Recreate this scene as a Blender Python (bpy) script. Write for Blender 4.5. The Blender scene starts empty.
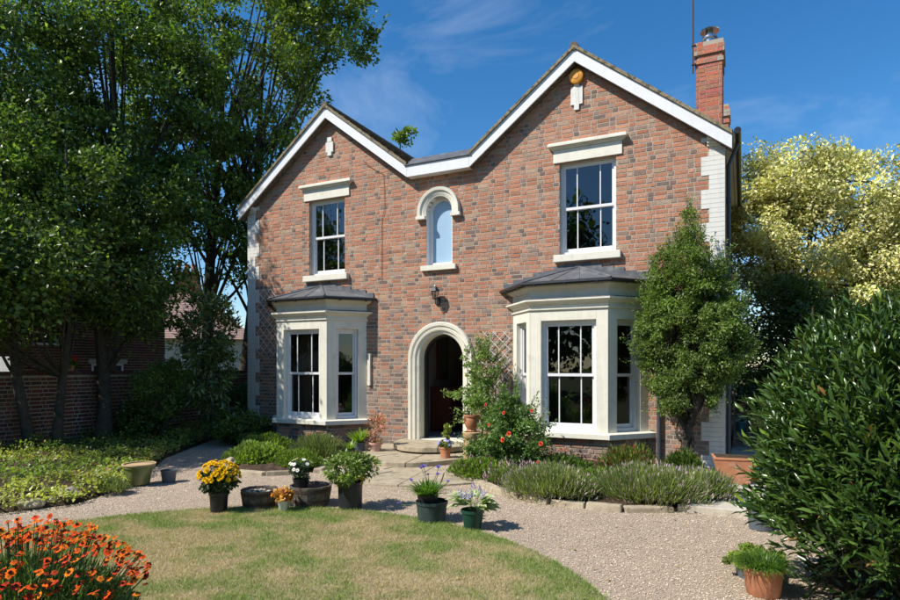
import bpy, bmesh, math, random
import numpy as np
from mathutils import Matrix, Vector
R = math.radians
rnd = random.Random(7)
rng = np.random.default_rng(7)
sc = bpy.context.scene
COL = sc.collection

# ------------------------------------------------------------------ camera, sky, sun, exposure
cam = bpy.data.objects.new('camera', bpy.data.cameras.new('camera'))
COL.objects.link(cam)
cam.location = (0, -11, 1.75)
cam.rotation_euler = (R(90), 0, R(26.03))
cam.data.sensor_width = 36; cam.data.lens = 24; cam.data.shift_y = 67/900
cam.data.clip_start = 0.05; cam.data.clip_end = 2000
sc.camera = cam
SUN_AZ, SUN_EL = 40.0, 47.0      # light travels 40 deg right of the facade normal
w = bpy.data.worlds.new('World'); sc.world = w; w.use_nodes = True
nt = w.node_tree; nt.nodes.clear()
def nd(nt, t, **k):
    n = nt.nodes.new(t)
    for a, b in k.items(): setattr(n, a, b)
    return n
sky = nd(nt, 'ShaderNodeTexSky', sky_type='NISHITA', sun_disc=False)
sky.sun_elevation = R(SUN_EL); sky.sun_rotation = R(180+SUN_AZ)
sky.altitude = 200; sky.air_density = 1.0; sky.dust_density = 0.3; sky.ozone_density = 2.2
hs = nd(nt, 'ShaderNodeHueSaturation'); hs.inputs['Saturation'].default_value = 1.36
nt.links.new(sky.outputs[0], hs.inputs['Color'])
tc = nd(nt, 'ShaderNodeTexCoord'); mp = nd(nt, 'ShaderNodeMapping')
mp.inputs['Scale'].default_value = (2.2, 2.6, 5.0); mp.inputs['Rotation'].default_value = (0.25, 0.2, 0.5)
nz = nd(nt, 'ShaderNodeTexNoise'); nz.inputs['Scale'].default_value = 1.6; nz.inputs['Detail'].default_value = 8; nz.inputs['Roughness'].default_value = .62; nz.inputs['Distortion'].default_value = .5
rp = nd(nt, 'ShaderNodeValToRGB'); rp.color_ramp.elements[0].position = .50; rp.color_ramp.elements[1].position = .78
rp.color_ramp.elements[1].color = (.15, .15, .15, 1)
mx = nd(nt, 'ShaderNodeMix', data_type='RGBA'); mx.inputs['B'].default_value = (7.5, 8.0, 8.8, 1)
bg = nd(nt, 'ShaderNodeBackground'); bg.inputs['Strength'].default_value = 0.115
out = nd(nt, 'ShaderNodeOutputWorld')
nt.links.new(tc.outputs['Generated'], mp.inputs[0]); nt.links.new(mp.outputs[0], nz.inputs['Vector'])
nt.links.new(nz.outputs['Fac'], rp.inputs[0]); nt.links.new(rp.outputs[0], mx.inputs['Factor'])
nt.links.new(hs.outputs[0], mx.inputs['A']); nt.links.new(mx.outputs['Result'], bg.inputs['Color'])
nt.links.new(bg.outputs[0], out.inputs[0])
sl = bpy.data.lights.new('sun', 'SUN'); sl.energy = 4.4; sl.angle = R(.53); sl.color = (1, .95, .87)
sun = bpy.data.objects.new('sun', sl); COL.objects.link(sun)
sd = Vector((math.sin(R(SUN_AZ))*math.cos(R(SUN_EL)), math.cos(R(SUN_AZ))*math.cos(R(SUN_EL)), -math.sin(R(SUN_EL))))
sun.rotation_euler = sd.to_track_quat('-Z', 'Y').to_euler(); sun.location = (-10, -14, 14)
vs = sc.view_settings; vs.view_transform = 'Standard'; vs.look = 'None'; vs.exposure = 0.50; vs.gamma = 1
sc.cycles.max_bounces = 6; sc.cycles.transparent_max_bounces = 12

# ------------------------------------------------------------------ materials
def mat(name, col, rough=.8, spec=.3, attr=False, ocol=False, n1=None, bump=None, metal=0., trans=0., vmul=None, col2=None, n2=None, coat=0, streak=0):
    """n1=(scale, amount) value mottling; col2/n2=(scale, lo, hi) second colour by noise; bump=(scale, strength, dist)"""
    m = bpy.data.materials.new(name); m.use_nodes = True; t = m.node_tree
    b = t.nodes['Principled BSDF']; L = t.links
    b.inputs['Roughness'].default_value = rough; b.inputs['Metallic'].default_value = metal
    b.inputs['Specular IOR Level'].default_value = spec
    b.inputs['Coat Weight'].default_value = coat
    co = nd(t, 'ShaderNodeTexCoord').outputs['Object']
    if attr:
        a = nd(t, 'ShaderNodeAttribute', attribute_name='Col'); src = a.outputs['Color']
    elif ocol:
        a = nd(t, 'ShaderNodeObjectInfo'); src = a.outputs['Color']
    else:
        a = nd(t, 'ShaderNodeRGB'); a.outputs[0].default_value = (*col, 1); src = a.outputs[0]
    if ocol: co = nd(t, 'ShaderNodeNewGeometry').outputs['Position']
    if col2:
        n = nd(t, 'ShaderNodeTexNoise'); n.inputs['Scale'].default_value = n2[0]; n.inputs['Detail'].default_value = 6; n.inputs['Roughness'].default_value = .65
        r = nd(t, 'ShaderNodeMapRange'); r.inputs['From Min'].default_value = n2[1]; r.inputs['From Max'].default_value = n2[2]
        x = nd(t, 'ShaderNodeMix', data_type='RGBA'); x.inputs['B'].default_value = (*col2, 1)
        L.new(co, n.inputs['Vector']); L.new(n.outputs['Fac'], r.inputs['Value']); L.new(r.outputs[0], x.inputs['Factor']); L.new(src, x.inputs['A']); src = x.outputs['Result']
    if n1:
        n = nd(t, 'ShaderNodeTexNoise'); n.inputs['Scale'].default_value = n1[0]; n.inputs['Detail'].default_value = 5; n.inputs['Roughness'].default_value = .7
        r = nd(t, 'ShaderNodeMapRange'); r.inputs['From Min'].default_value = .25; r.inputs['From Max'].default_value = .75
        r.inputs['To Min'].default_value = 1-n1[1]; r.inputs['To Max'].default_value = 1+n1[1]
        x = nd(t, 'ShaderNodeVectorMath', operation='SCALE')
        L.new(co, n.inputs['Vector']); L.new(n.outputs['Fac'], r.inputs['Value']); L.new(src, x.inputs[0]); L.new(r.outputs[0], x.inputs['Scale']); src = x.outputs[0]
    if streak:
        g3 = nd(t, 'ShaderNodeNewGeometry'); mp3 = nd(t, 'ShaderNodeMapping'); mp3.inputs['Scale'].default_value = (11, 11, 1.3)
        n = nd(t, 'ShaderNodeTexNoise'); n.inputs['Scale'].default_value = 1.0; n.inputs['Detail'].default_value = 5; n.inputs['Roughness'].default_value = .7
        r = nd(t, 'ShaderNodeMapRange'); r.inputs['From Min'].default_value = .45; r.inputs['From Max'].default_value = .78; r.inputs['To Min'].default_value = 0; r.inputs['To Max'].default_value = streak
        x = nd(t, 'ShaderNodeMix', data_type='RGBA'); x.inputs['B'].default_value = (.34, .31, .23, 1)
        L.new(g3.outputs['Position'], mp3.inputs[0]); L.new(mp3.outputs[0], n.inputs['Vector']); L.new(n.outputs['Fac'], r.inputs['Value']); L.new(r.outputs[0], x.inputs['Factor']); L.new(src, x.inputs['A']); src = x.outputs['Result']
    L.new(src, b.inputs['Base Color'])
    if bump:
        n = nd(t, 'ShaderNodeTexNoise'); n.inputs['Scale'].default_value = bump[0]; n.inputs['Detail'].default_value = 4
        u = nd(t, 'ShaderNodeBump'); u.inputs['Strength'].default_value = bump[1]; u.inputs['Distance'].default_value = bump[2]
        L.new(co, n.inputs['Vector']); L.new(n.outputs['Fac'], u.inputs['Height']); L.new(u.outputs[0], b.inputs['Normal'])
    if trans:
        tr = nd(t, 'ShaderNodeBsdfTranslucent'); g = nd(t, 'ShaderNodeVectorMath', operation='MULTIPLY'); g.inputs[1].default_value = (1.5, 1.7, .7)
        L.new(src, g.inputs[0]); L.new(g.outputs[0], tr.inputs['Color'])
        ms = nd(t, 'ShaderNodeMixShader'); ms.inputs[0].default_value = trans
        L.new(b.outputs[0], ms.inputs[1]); L.new(tr.outputs[0], ms.inputs[2]); L.new(ms.outputs[0], t.nodes['Material Output'].inputs[0])
    return m
def glass_mat():
    m = bpy.data.materials.new('window_glass'); m.use_nodes = True; t = m.node_tree; L = t.links
    t.nodes.remove(t.nodes['Principled BSDF'])
    f = nd(t, 'ShaderNodeFresnel'); f.inputs[0].default_value = 1.5
    ad = nd(t, 'ShaderNodeMath', operation='MULTIPLY_ADD'); ad.inputs[1].default_value = 1.6; ad.inputs[2].default_value = .03
    g = nd(t, 'ShaderNodeBsdfGlossy'); g.inputs['Roughness'].default_value = .01; g.inputs['Color'].default_value = (.9, .95, 1, 1)
    n = nd(t, 'ShaderNodeTexNoise'); n.inputs['Scale'].default_value = 2.2
    u = nd(t, 'ShaderNodeBump'); u.inputs['Strength'].default_value = .12; u.inputs['Distance'].default_value = .03
    L.new(nd(t, 'ShaderNodeTexCoord').outputs['Object'], n.inputs['Vector']); L.new(n.outputs['Fac'], u.inputs['Height']); L.new(u.outputs[0], g.inputs['Normal'])
    tr = nd(t, 'ShaderNodeBsdfTransparent'); tr.inputs[0].default_value = (.72, .76, .76, 1)
    x = nd(t, 'ShaderNodeMixShader')
    L.new(f.outputs[0], ad.inputs[0]); L.new(ad.outputs[0], x.inputs[0]); L.new(tr.outputs[0], x.inputs[1]); L.new(g.outputs[0], x.inputs[2])
    L.new(x.outputs[0], t.nodes['Material Output'].inputs[0])
    return m
M = {}
M['brick'] = mat('brick_surface', (0, 0, 0), .9, .2, attr=True, n1=(34, .42), bump=(90, .7, .005))
M['brick1'] = mat('brick_surface_single', (0, 0, 0), .9, .2, ocol=True, n1=(34, .42), bump=(90, .7, .005))
M['mortar'] = mat('mortar', (.42, .36, .285), .95, .1, n1=(6, .25), col2=(.33, .28, .23), n2=(1.3, .45, .7), bump=(120, .5, .003))
M['cream'] = mat('cream_painted_stone', (.75, .715, .60), .6, .35, n1=(5, .08), col2=(.50, .46, .37), n2=(4.5, .56, .85), bump=(45, .18, .003), streak=.17)
M['white'] = mat('white_paint', (.76, .76, .76), .4, .4, n1=(9, .05), streak=.15)
M['white_old'] = mat('white_painted_brick', (.74, .72, .66), .75, .25, n1=(14, .1), col2=(.45, .42, .36), n2=(5, .58, .85), bump=(70, .6, .005), streak=.35)
M['glass'] = glass_mat()
M['film'] = mat('pale_blue_obscured_glass', (.33, .48, .62), .25, .5, n1=(1.5, .05))
M['lead'] = mat('lead_sheet', (.115, .12, .13), .55, .4, n1=(7, .25), col2=(.24, .24, .23), n2=(4, .5, .75), bump=(25, .2, .004), metal=.2)
M['tile'] = mat('clay_roof_tile', (.10, .075, .055), .9, .15, attr=True, n1=(25, .35), bump=(60, .6, .004))
M['verge'] = mat('lichened_verge_mortar', (.26, .22, .14), .95, .1, n1=(18, .4), col2=(.12, .10, .07), n2=(12, .5, .6), bump=(50, .8, .01))
M['black'] = mat('black_plastic', (.018, .02, .024), .35, .45, n1=(10, .3))
M['pipe'] = mat('dark_grey_pipe', (.06, .065, .08), .4, .4, n1=(10, .2))
M['steel'] = mat('steel', (.5, .5, .5), .25, .5, metal=1., n1=(10, .1))
M['rust'] = mat('rusty_pole', (.10, .05, .035), .8, .2, n1=(20, .3))
M['orange'] = mat('orange_alarm_case', (.75, .33, .05), .45, .4, n1=(6, .08))
M['room'] = mat('room_plaster', (.32, .28, .24), .9, .1, n1=(2, .15))
M['hall_floor'] = mat('hall_floor', (.25, .3, .4), .4, .4, n1=(8, .2))
M['darkwood'] = mat('dark_red_wood', (.10, .028, .018), .4, .4, n1=(12, .35))
M['mirror'] = mat('mirror', (.3, .31, .32), .15, .5, metal=.7)
M['wicker'] = mat('wicker', (.35, .13, .05), .7, .3, n1=(60, .4), bump=(90, .6, .004))
M['table'] = mat('pale_table', (.5, .58, .62), .5, .4, n1=(4, .1))
M['curtain'] = mat('curtain_cloth', (.38, .31, .2), .9, .1, n1=(3, .15))
M['stone'] = mat('sandstone', (.40, .335, .235), .9, .2, n1=(7, .28), col2=(.17, .15, .11), n2=(5, .5, .75), bump=(40, .7, .008))
M['stone2'] = mat('pale_flagstone', (.50, .45, .36), .9, .2, n1=(6, .22), col2=(.25, .22, .17), n2=(4, .5, .75), bump=(40, .6, .008))
M['soil'] = mat('garden_soil', (.06, .042, .028), .98, .1, n1=(25, .5), col2=(.12, .085, .055), n2=(8, .45, .7), bump=(40, 1, .03))
M['gravel_base'] = mat('gravel_bed', (.42, .335, .245), .98, .15, n1=(55, .4), col2=(.30, .23, .175), n2=(110, .5, .7), bump=(160, .8, .012))
M['pebble'] = mat('pebbles', (0, 0, 0), .85, .25, attr=True, n1=(60, .2))
M['lawn'] = mat('lawn_ground', (.34, .28, .16), .98, .1, n1=(30, .3), col2=(.44, .35, .22), n2=(2.2, .42, .62), bump=(80, 1, .02))
M['grass'] = mat('grass_blades', (0, 0, 0), .7, .25, attr=True, trans=.25)
M['field'] = mat('rough_ground', (.07, .085, .03), .98, .1, n1=(3, .4), col2=(.10, .085, .045), n2=(.6, .45, .6), bump=(10, 1, .05))
M['leaf'] = mat('leaves', (0, 0, 0), .40, .45, attr=True, trans=.38)
M['pale_leaf'] = mat('variegated_leaves', (0, 0, 0), .5, .3, attr=True, trans=.18)
M['gloss_leaf'] = mat('glossy_leaves', (0, 0, 0), .27, .5, attr=True, trans=.14)
M['gloss_leaf1'] = mat('glossy_leaf_single', (0, 0, 0), .27, .5, ocol=True, trans=.14)
M['leaf1'] = mat('leaf_single', (0, 0, 0), .45, .4, attr=True, trans=.2)
M['petal'] = mat('petals', (0, 0, 0), .8, .05, attr=True, trans=.0)
M['bark'] = mat('bark', (.075, .062, .048), .95, .15, n1=(14, .4), col2=(.045, .05, .03), n2=(4, .5, .65), bump=(24, 1, .03))
M['stem'] = mat('green_stem', (.07, .12, .03), .7, .3, n1=(10, .2))
M['terracotta'] = mat('terracotta', (.44, .19, .10), .85, .2, n1=(9, .2), col2=(.50, .33, .24), n2=(7, .55, .75), bump=(60, .4, .004))
M['buffclay'] = mat('buff_clay', (.50, .35, .19), .8, .25, n1=(9, .2), col2=(.30, .19, .11), n2=(5, .5, .75), bump=(60, .4, .004))
M['pinkclay'] = mat('pink_clay', (.55, .33, .27), .85, .2, n1=(9, .15))
M['greenglaze'] = mat('green_glaze', (.13, .16, .05), .3, .5, n1=(5, .25), col2=(.24, .22, .11), n2=(6, .5, .7), coat=.3)
M['greenplastic'] = mat('dark_green_plastic', (.012, .06, .04), .4, .4, n1=(6, .2))
M['slategreen'] = mat('grey_green_bucket', (.035, .055, .055), .5, .35, n1=(9, .4))
M['greyplastic'] = mat('grey_plastic', (.09, .11, .13), .5, .4, n1=(6, .15))
M['whitepot'] = mat('white_glazed_pot', (.62, .64, .62), .3, .5, n1=(7, .12))
M['oldwood'] = mat('weathered_oak', (.15, .125, .10), .9, .2, n1=(30, .45), col2=(.07, .06, .05), n2=(12, .45, .65), bump=(60, .6, .006))
M['hoop'] = mat('rusted_hoop', (.07, .05, .04), .7, .3, n1=(20, .4), metal=.3)
M['teal'] = mat('teal_glaze', (.02, .13, .15), .3, .5, n1=(6, .2))
M['farroof'] = mat('faded_pink_roof', (.40, .27, .22), .9, .1, n1=(3, .12), col2=(.32, .22, .18), n2=(9, .45, .6))
M['render'] = mat('cream_render', (.50, .46, .38), .9, .1, n1=(2, .08))
M['farbrick'] = mat('far_orange_brick', (.45, .17, .10), .9, .1, n1=(14, .25))
M['trellis'] = mat('white_trellis', (.62, .62, .6), .6, .3, n1=(10, .1))
M['blue'] = mat('blue_mat', (.2, .33, .55), .8, .2, n1=(10, .1))

# ------------------------------------------------------------------ object helpers
WM = {}
def tagset(o, label=None, cat=None, group=None, kind=None):
    if label: o['label'] = label
    if cat: o['category'] = cat
    if group: o['group'] = group
    if kind: o['kind'] = kind
    return o
def link(o, parent=None, world=True):
    COL.objects.link(o)
    Wl = Matrix.LocRotScale(o.location, o.rotation_euler, o.scale)
    if parent is not None:
        o.parent = parent
        P = WM[parent.name]
        if world:
            o.matrix_parent_inverse = P.inverted(); WM[o.name] = Wl
        else: WM[o.name] = P @ Wl
    else: WM[o.name] = Wl
    return o
def thing(name, label, cat, loc=(0, 0, 0), rz=0, group=None):
    o = bpy.data.objects.new(name, None); o.location = loc; o.rotation_euler = (0, 0, rz); o.empty_display_size = .2
    link(o); return tagset(o, label, cat, group)
class MB:
    def __init__(s): s.v = []; s.f = []; s.c = []
    def add(s, vs, fs, T=None, col=(1, 1, 1)):
        n = len(s.v)
        for p in vs:
            s.v.append(tuple(T @ Vector(p)) if T is not None else tuple(p)); s.c.append(col)
        for f in fs: s.f.append([i+n for i in f])
    def box(s, x0, x1, y0, y1, z0, z1, T=None, col=(1, 1, 1)):
        s.add([(x0, y0, z0), (x1, y0, z0), (x1, y1, z0), (x0, y1, z0), (x0, y0, z1), (x1, y0, z1), (x1, y1, z1), (x0, y1, z1)],
              [(0, 3, 2, 1), (4, 5, 6, 7), (0, 1, 5, 4), (1, 2, 6, 5), (2, 3, 7, 6), (3, 0, 4, 7)], T, col)
    def prism(s, poly, z0, z1, T=None, col=(1, 1, 1), poly2=None):
        n = len(poly); q = poly2 or poly
        s.add([(x, y, z0) for x, y in poly]+[(x, y, z1) for x, y in q],
              [tuple(range(n))[::-1], tuple(range(n, 2*n))]+[(i, (i+1) % n, n+(i+1) % n, n+i) for i in range(n)], T, col)
    def prismY(s, poly, y0, y1, col=(1, 1, 1), T=None):
        n = len(poly)
        s.add([(x, y0, z) for x, z in poly]+[(x, y1, z) for x, z in poly],
              [tuple(range(n)), tuple(range(n, 2*n))[::-1]]+[(i, n+i, n+(i+1) % n, (i+1) % n) for i in range(n)], T, col)
    def tube(s, pts, rad, k=6, T=None, col=(1, 1, 1), cap=True):
        pts = [Vector(p) for p in pts]; n = len(pts)
        if not hasattr(rad, '__len__'): rad = [rad]*n
        vs = []
        ref = Vector((0.3, .9, .2)).normalized()
        for i, p in enumerate(pts):
            d = (pts[min(i+1, n-1)]-pts[max(i-1, 0)])
            if d.length < 1e-9: d = Vector((0, 0, 1))
            d.normalize()
            a = d.cross(ref)
            if a.length < .1: a = d.cross(Vector((1, 0, 0)))
            a.normalize(); b = d.cross(a)
            for j in range(k):
                t = 2*math.pi*j/k; vs.append(p+(a*math.cos(t)+b*math.sin(t))*rad[i])
        fs = [(i*k+j, i*k+(j+1) % k, (i+1)*k+(j+1) % k, (i+1)*k+j) for i in range(n-1) for j in range(k)]
        if cap: fs += [tuple(range(k))[::-1], tuple(range((n-1)*k, n*k))]
        s.add(vs, fs, T, col)
    def lathe(s, prof, k=24, T=None, col=(1, 1, 1), warp=None):
        n = len(prof); vs = []
        for r, z in prof:
            for j in range(k):
                t = 2*math.pi*j/k; q = r*(warp(t, z) if warp else 1); vs.append((q*math.cos(t), q*math.sin(t), z))
        fs = [(i*k+j, i*k+(j+1) % k, (i+1)*k+(j+1) % k, (i+1)*k+j) for i in range(n-1) for j in range(k)]
        fs += [tuple(range(k))[::-1], tuple(range((n-1)*k, n*k))]
        s.add(vs, fs, T, col)
    def build(s, name, m, parent=None, world=True, smooth=False, bevel=0, kind=None, color=False):
        me = bpy.data.meshes.new(name); me.from_pydata(s.v, [], s.f)
        if color:
            a = me.color_attributes.new('Col', 'FLOAT_COLOR', 'POINT')
            a.data.foreach_set('color', np.array([(*c, 1) for c in s.c], dtype=np.float32).ravel())
        if bevel:
            bm = bmesh.new(); bm.from_mesh(me)
            bmesh.ops.remove_doubles(bm, verts=bm.verts, dist=1e-5)
            es = [e for e in bm.edges if len(e.link_faces) == 2 and e.calc_face_angle(0) > .5]
            bmesh.ops.bevel(bm, geom=es, offset=bevel, segments=2, affect='EDGES', profile=.6)
            bm.to_mesh(me); bm.free()
        me.materials.append(m)
        if smooth:
            me.polygons.foreach_set('use_smooth', [True]*len(me.polygons))
            try: me.set_sharp_from_angle(angle=R(40))
            except Exception: pass
        me.update()
        o = bpy.data.objects.new(name, me)
        link(o, parent, world)
        if kind: o['kind'] = kind
        return o
def inst(name, me, M4, parent, color=None, world=True):
    o = bpy.data.objects.new(name, me)
    l, q, s3 = M4.decompose(); o.location = l; o.rotation_euler = q.to_euler(); o.scale = s3
    link(o, parent, world)
    if color is not None: o.color = (*color, 1)
    return o
def tri_mesh(name, V, F, C, m, parent=None, world=True, kind=None, normals=False):
    me = bpy.data.meshes.new(name); V = np.asarray(V, np.float32); F = np.asarray(F, np.int32)
    me.vertices.add(len(V)); me.vertices.foreach_set('co', V.ravel())
    me.loops.add(F.size); me.loops.foreach_set('vertex_index', F.ravel())
    me.polygons.add(len(F)); me.polygons.foreach_set('loop_start', np.arange(0, F.size, 3, dtype=np.int32))
    a = me.color_attributes.new('Col', 'FLOAT_COLOR', 'POINT')
    a.data.foreach_set('color', np.concatenate([C, np.ones((len(C), 1))], 1).astype(np.float32).ravel())
    me.materials.append(m); me.update(calc_edges=True)
    o = bpy.data.objects.new(name, me); link(o, parent, world)
    if kind: o['kind'] = kind
    return o
def norm(a): return a/np.maximum(np.linalg.norm(a, axis=1, keepdims=True), 1e-9)
def pal(n, cols, jit=.25, rg=None):
    rg = rg or rng
    c = np.array(cols)[rg.integers(0, len(cols), n)]; d = np.array(cols)[rg.integers(0, len(cols), n)]
    t = rg.random((n, 1)); return (c*t+d*(1-t))*(1+jit*(rg.random((n, 1))*2-1))
def leaf_geo(P, A, N, L, W, T, fold=.12, long=False):
    n = len(P); A = norm(A); S = norm(np.cross(A, N)); N = np.cross(S, A)
    L = np.broadcast_to(np.asarray(L, float).reshape(-1, 1), (n, 1)); W = np.broadcast_to(np.asarray(W, float).reshape(-1, 1), (n, 1))
    if not long:
        V = np.stack([P, P+A*L*.45+S*W*.5+N*W*fold, P+A*L-N*L*.08, P+A*L*.45-S*W*.5+N*W*fold], 1)
        F = np.array([[0, 1, 2], [0, 2, 3]]); k = 4
    else:
        V = np.stack([P, P+A*L*.3+S*W*.46+N*W*fold, P+A*L*.68+S*W*.4+N*W*fold, P+A*L-N*L*.12, P+A*L*.68-S*W*.4+N*W*fold, P+A*L*.3-S*W*.46+N*W*fold,
                      P+A*L*.3-N*W*.02, P+A*L*.68-N*L*.03], 1)
        F = np.array([[0, 1, 6], [1, 2, 6], [2, 7, 6], [2, 3, 7], [3, 4, 7], [4, 5, 6], [4, 6, 7], [5, 0, 6]]); k = 8
    Fa = (F[None]+(np.arange(n)*k)[:, None, None]).reshape(-1, 3)
    return V.reshape(-1, 3), Fa, np.repeat(T, k, axis=0)
def leaf_cloud(name, P, A, N, L, W, T, m, parent, world=True, long=False, kind=None, fold=.12):
    V, F, C = leaf_geo(P, A, N, L, W, T, fold, long)
    return tri_mesh(name, V, F, C, m, parent, world, kind)
def clumps_leaves(cl, rad, n, Ls, cols, center, up=.5, outw=.6, flat=.7, asp=.5, jit=.3, rg=rng, shell=0.):
    """leaves scattered in clumps: positions, axes, normals, lengths, widths, tints"""
    cl = np.asarray(cl); k = rg.integers(0, len(cl), n)
    g = rg.normal(size=(n, 3)); r = np.asarray(rad)
    rr = r[k][:, None] if r.ndim else r
    g = norm(g)*(rg.random((n, 1))**(.33 if not shell else .12))
    P = cl[k]+g*rr*np.array([1, 1, flat])
    o = norm(P-np.asarray(center))
    A = norm(rg.normal(size=(n, 3))*.8+o*outw+g*.5+np.array([0, 0, -.15]))
    N = norm(rg.normal(size=(n, 3))*.55+np.array([0, 0, up])+o*.5)
    L = Ls*(.65+.7*rg.random(n)); T = pal(n, cols, jit, rg)
    ct = (1+.22*rg.normal(size=(len(cl), 1)))[k]       # whole sprays differ in colour
    return P, A, N, L, L*asp, T*np.clip(ct, .5, 1.5)
def bez(a, b, c, n):
    return [a*(1-t)**2+b*2*t*(1-t)+c*t*t for t in np.linspace(0, 1, n)]
def wobble_path(a, b, n, amp, rg):
    a = np.array(a, float); b = np.array(b, float); m = (a+b)/2+rg.normal(size=3)*amp
    return bez(a, m, b, n)
def ellip_pts(n, c, r, rg, lo=.35):
    g = norm(rg.normal(size=(n, 3))); q = (lo+(1-lo)*rg.random((n, 1))**.5)
    return np.array(c)+g*q*np.array(r)
def make_tree(name, label, cat, base, trunks, lobes, nclump, clr, nleaf, Ls, cols, seed, m='leaf', group=None, asp=.55, limb_r=.07, clip=None, flat=.7, up=.5, trunk_k=9, shoots=0, shoot_l=.3, shoot_up=.6, asp_s=None):
    """trunks: list of (dx,dy,top dz, lean x, lean y, radius); lobes: list of (centre offset, radii, weight)"""
    rg = np.random.default_rng(seed); t = thing(name, label, cat, base, group=group)
    tm = MB(); paths = []
    for dx, dy, h, lx, ly, r0 in trunks:
        n = 9; pts = []; ph = rg.random(2)*6
        for i in range(n):
            q = i/(n-1); pts.append(np.array([dx+lx*q+.12*math.sin(q*5+ph[0])*min(1, q*3), dy+ly*q+.12*math.sin(q*4+ph[1])*min(1, q*3), h*q]))
        rr = [r0*(1.35 if i == 0 else (1-.8*(i/(n-1)))) for i in range(n)]
        tm.tube(pts, rr, trunk_k); paths.append((pts, rr))
    tm.build('trunk', M['bark'], t, world=False, smooth=True)
    C = []
    wsum = sum(l[2] for l in lobes)
    for c, r, wt in lobes:
        C.append(ellip_pts(max(3, int(nclump*wt/wsum)), c, r, rg))
    C = np.concatenate(C)
    if clip: C = C[clip(C)]
    bm_ = MB()
    limbs = []
    for i, c in enumerate(C):
        if i % 5 == 0:
            pts, rr = paths[rg.integers(0, len(paths))]
            zt = min(c[2]*.62, pts[-1][2]*.95); j = int(np.clip(zt/pts[-1][2]*8, 2, 7))
            a = pts[j]; mid = (a+c)/2+np.array([0, 0, -.12*np.linalg.norm(c-a)])+rg.normal(size=3)*.12
            L_ = bez(a, mid, c, 7); r1 = min(rr[j]*.7, limb_r)
            bm_.tube(L_, [r1*(1-.85*q/6) for q in range(7)], 5); limbs.append(L_)
    if limbs:
        LP = np.array([p for l in limbs for p in l[2:]])
        for i, c in enumerate(C):
            if i % 5:
                d = np.linalg.norm(LP-c, axis=1); a = LP[int(np.argmin(d))]
                bm_.tube(wobble_path(a, c, 4, .06, rg), [limb_r*.28, limb_r*.2, limb_r*.14, limb_r*.06], 4)
    bm_.build('branches', M['bark'], t, world=False, smooth=True)
    rad = clr*(.6+.8*rg.random(len(C)))
    ctr = np.average(np.array([l[0] for l in lobes]), axis=0, weights=[l[2] for l in lobes])
    P, A, N, L, W, T = clumps_leaves(C, rad, nleaf, Ls, cols, ctr, flat=flat, asp=asp, rg=rg, up=up)
    if shoots:
        bi = rg.integers(0, len(C), shoots*4); o_ = norm(C[bi]-ctr); sc_ = np.linalg.norm(C[bi]-ctr, axis=1); bi = bi[np.argsort(-sc_*(.7+.6*rg.random(len(bi))))[:shoots]]
        o_ = norm(C[bi]-ctr); dv = norm(o_*.8+np.array([0, 0, shoot_up])+rg.normal(size=(shoots, 3))*.3); sl_ = shoot_l*(.5+rg.random(shoots)); m_ = 16
        q = np.tile(np.linspace(.1, 1, m_), shoots)[:, None]; st = np.repeat(C[bi]+o_*clr*.5, m_, 0); dr = np.repeat(dv, m_, 0); ls = np.repeat(sl_, m_)[:, None]
        jt = norm(rg.normal(size=(len(q), 3))); P2 = st+dr*ls*q+jt*Ls*.25
        P = np.concatenate([P, P2]); A = np.concatenate([A, norm(jt+dr*.7)]); N = np.concatenate([N, rg.normal(size=P2.shape)*.5+np.array([0, 0, .6])])
        l2 = Ls*(.6+.5*rg.random(len(P2))); L = np.concatenate([L, l2]); W = np.concatenate([W, l2*asp]); T = np.concatenate([T, pal(len(P2), cols, .3, rg)*1.1])
        sm_ = MB()
        for a_, d_, l_ in zip(C[bi], dv, sl_): sm_.tube([a_, a_+d_*l_*.5, a_+d_*l_], [.005, .004, .002], 3)
        sm_.build('twigs', M['bark'], t, world=False, kind='stuff')
    if clip: k = clip(P); P, A, N, L, W, T = P[k], A[k], N[k], L[k], W[k], T[k]
    leaf_cloud('crown', P, A, N, L, W, T, M[m], t, world=False)
    return t
def snoise(x, y, s, seed):
    g = np.random.default_rng(seed); v = 0; tot = 0
    for o in range(5):
        for _ in range(4):
            a = g.random()*6.28; f = s*(1.7**o)*(0.7+.6*g.random()); p = g.random()*6.28; w_ = .62**o
            v = v+w_*np.sin(f*(x*math.cos(a)+y*math.sin(a))+p+1.3*np.sin(f*.6*(y*math.cos(a)-x*math.sin(a))+p*2)); tot += w_*.7
    return v/max(1e-6, np.std(v))*.45

# ------------------------------------------------------------------ setting: ground
def flat_poly(name, pts, z, m, label=None):
    mb = MB(); mb.add([(x, y, z) for x, y in pts], [tuple(range(len(pts)))])
    o = mb.build(name, m); o['kind'] = 'structure'; return o
flat_poly('ground', [(-400, -400), (400, -400), (400, 400), (-400, 400)], -.03, M['field'])
GR_EDGE = [(-9.3, -9.6), (-8.1, -7.2), (-7.62, -6.25), (-8.0, -5.2), (-8.75, -4.35), (-9.9, -3.1), (-11.3, -.8), (-11.9, 1.5), (-11.9, 9)]
flat_poly('gravel_drive', GR_EDGE+[(-10.9, 9), (-10.88, -.02), (-.2, -.02), (-.2, -3), (4, -3.2), (4, -12.5), (-9.3, -12.5)], 0, M['gravel_base'])
LC, LR = (-3.75, -8.32), 3.36
def lawn_r(t): return LR*(1+.012*math.sin(3*t+1)+.008*math.sin(7*t))
flat_poly('lawn', [(LC[0]+lawn_r(t)*math.cos(t), LC[1]+lawn_r(t)*math.sin(t)) for t in np.linspace(0, 2*math.pi, 96, endpoint=False)], .012, M['lawn'])
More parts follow.
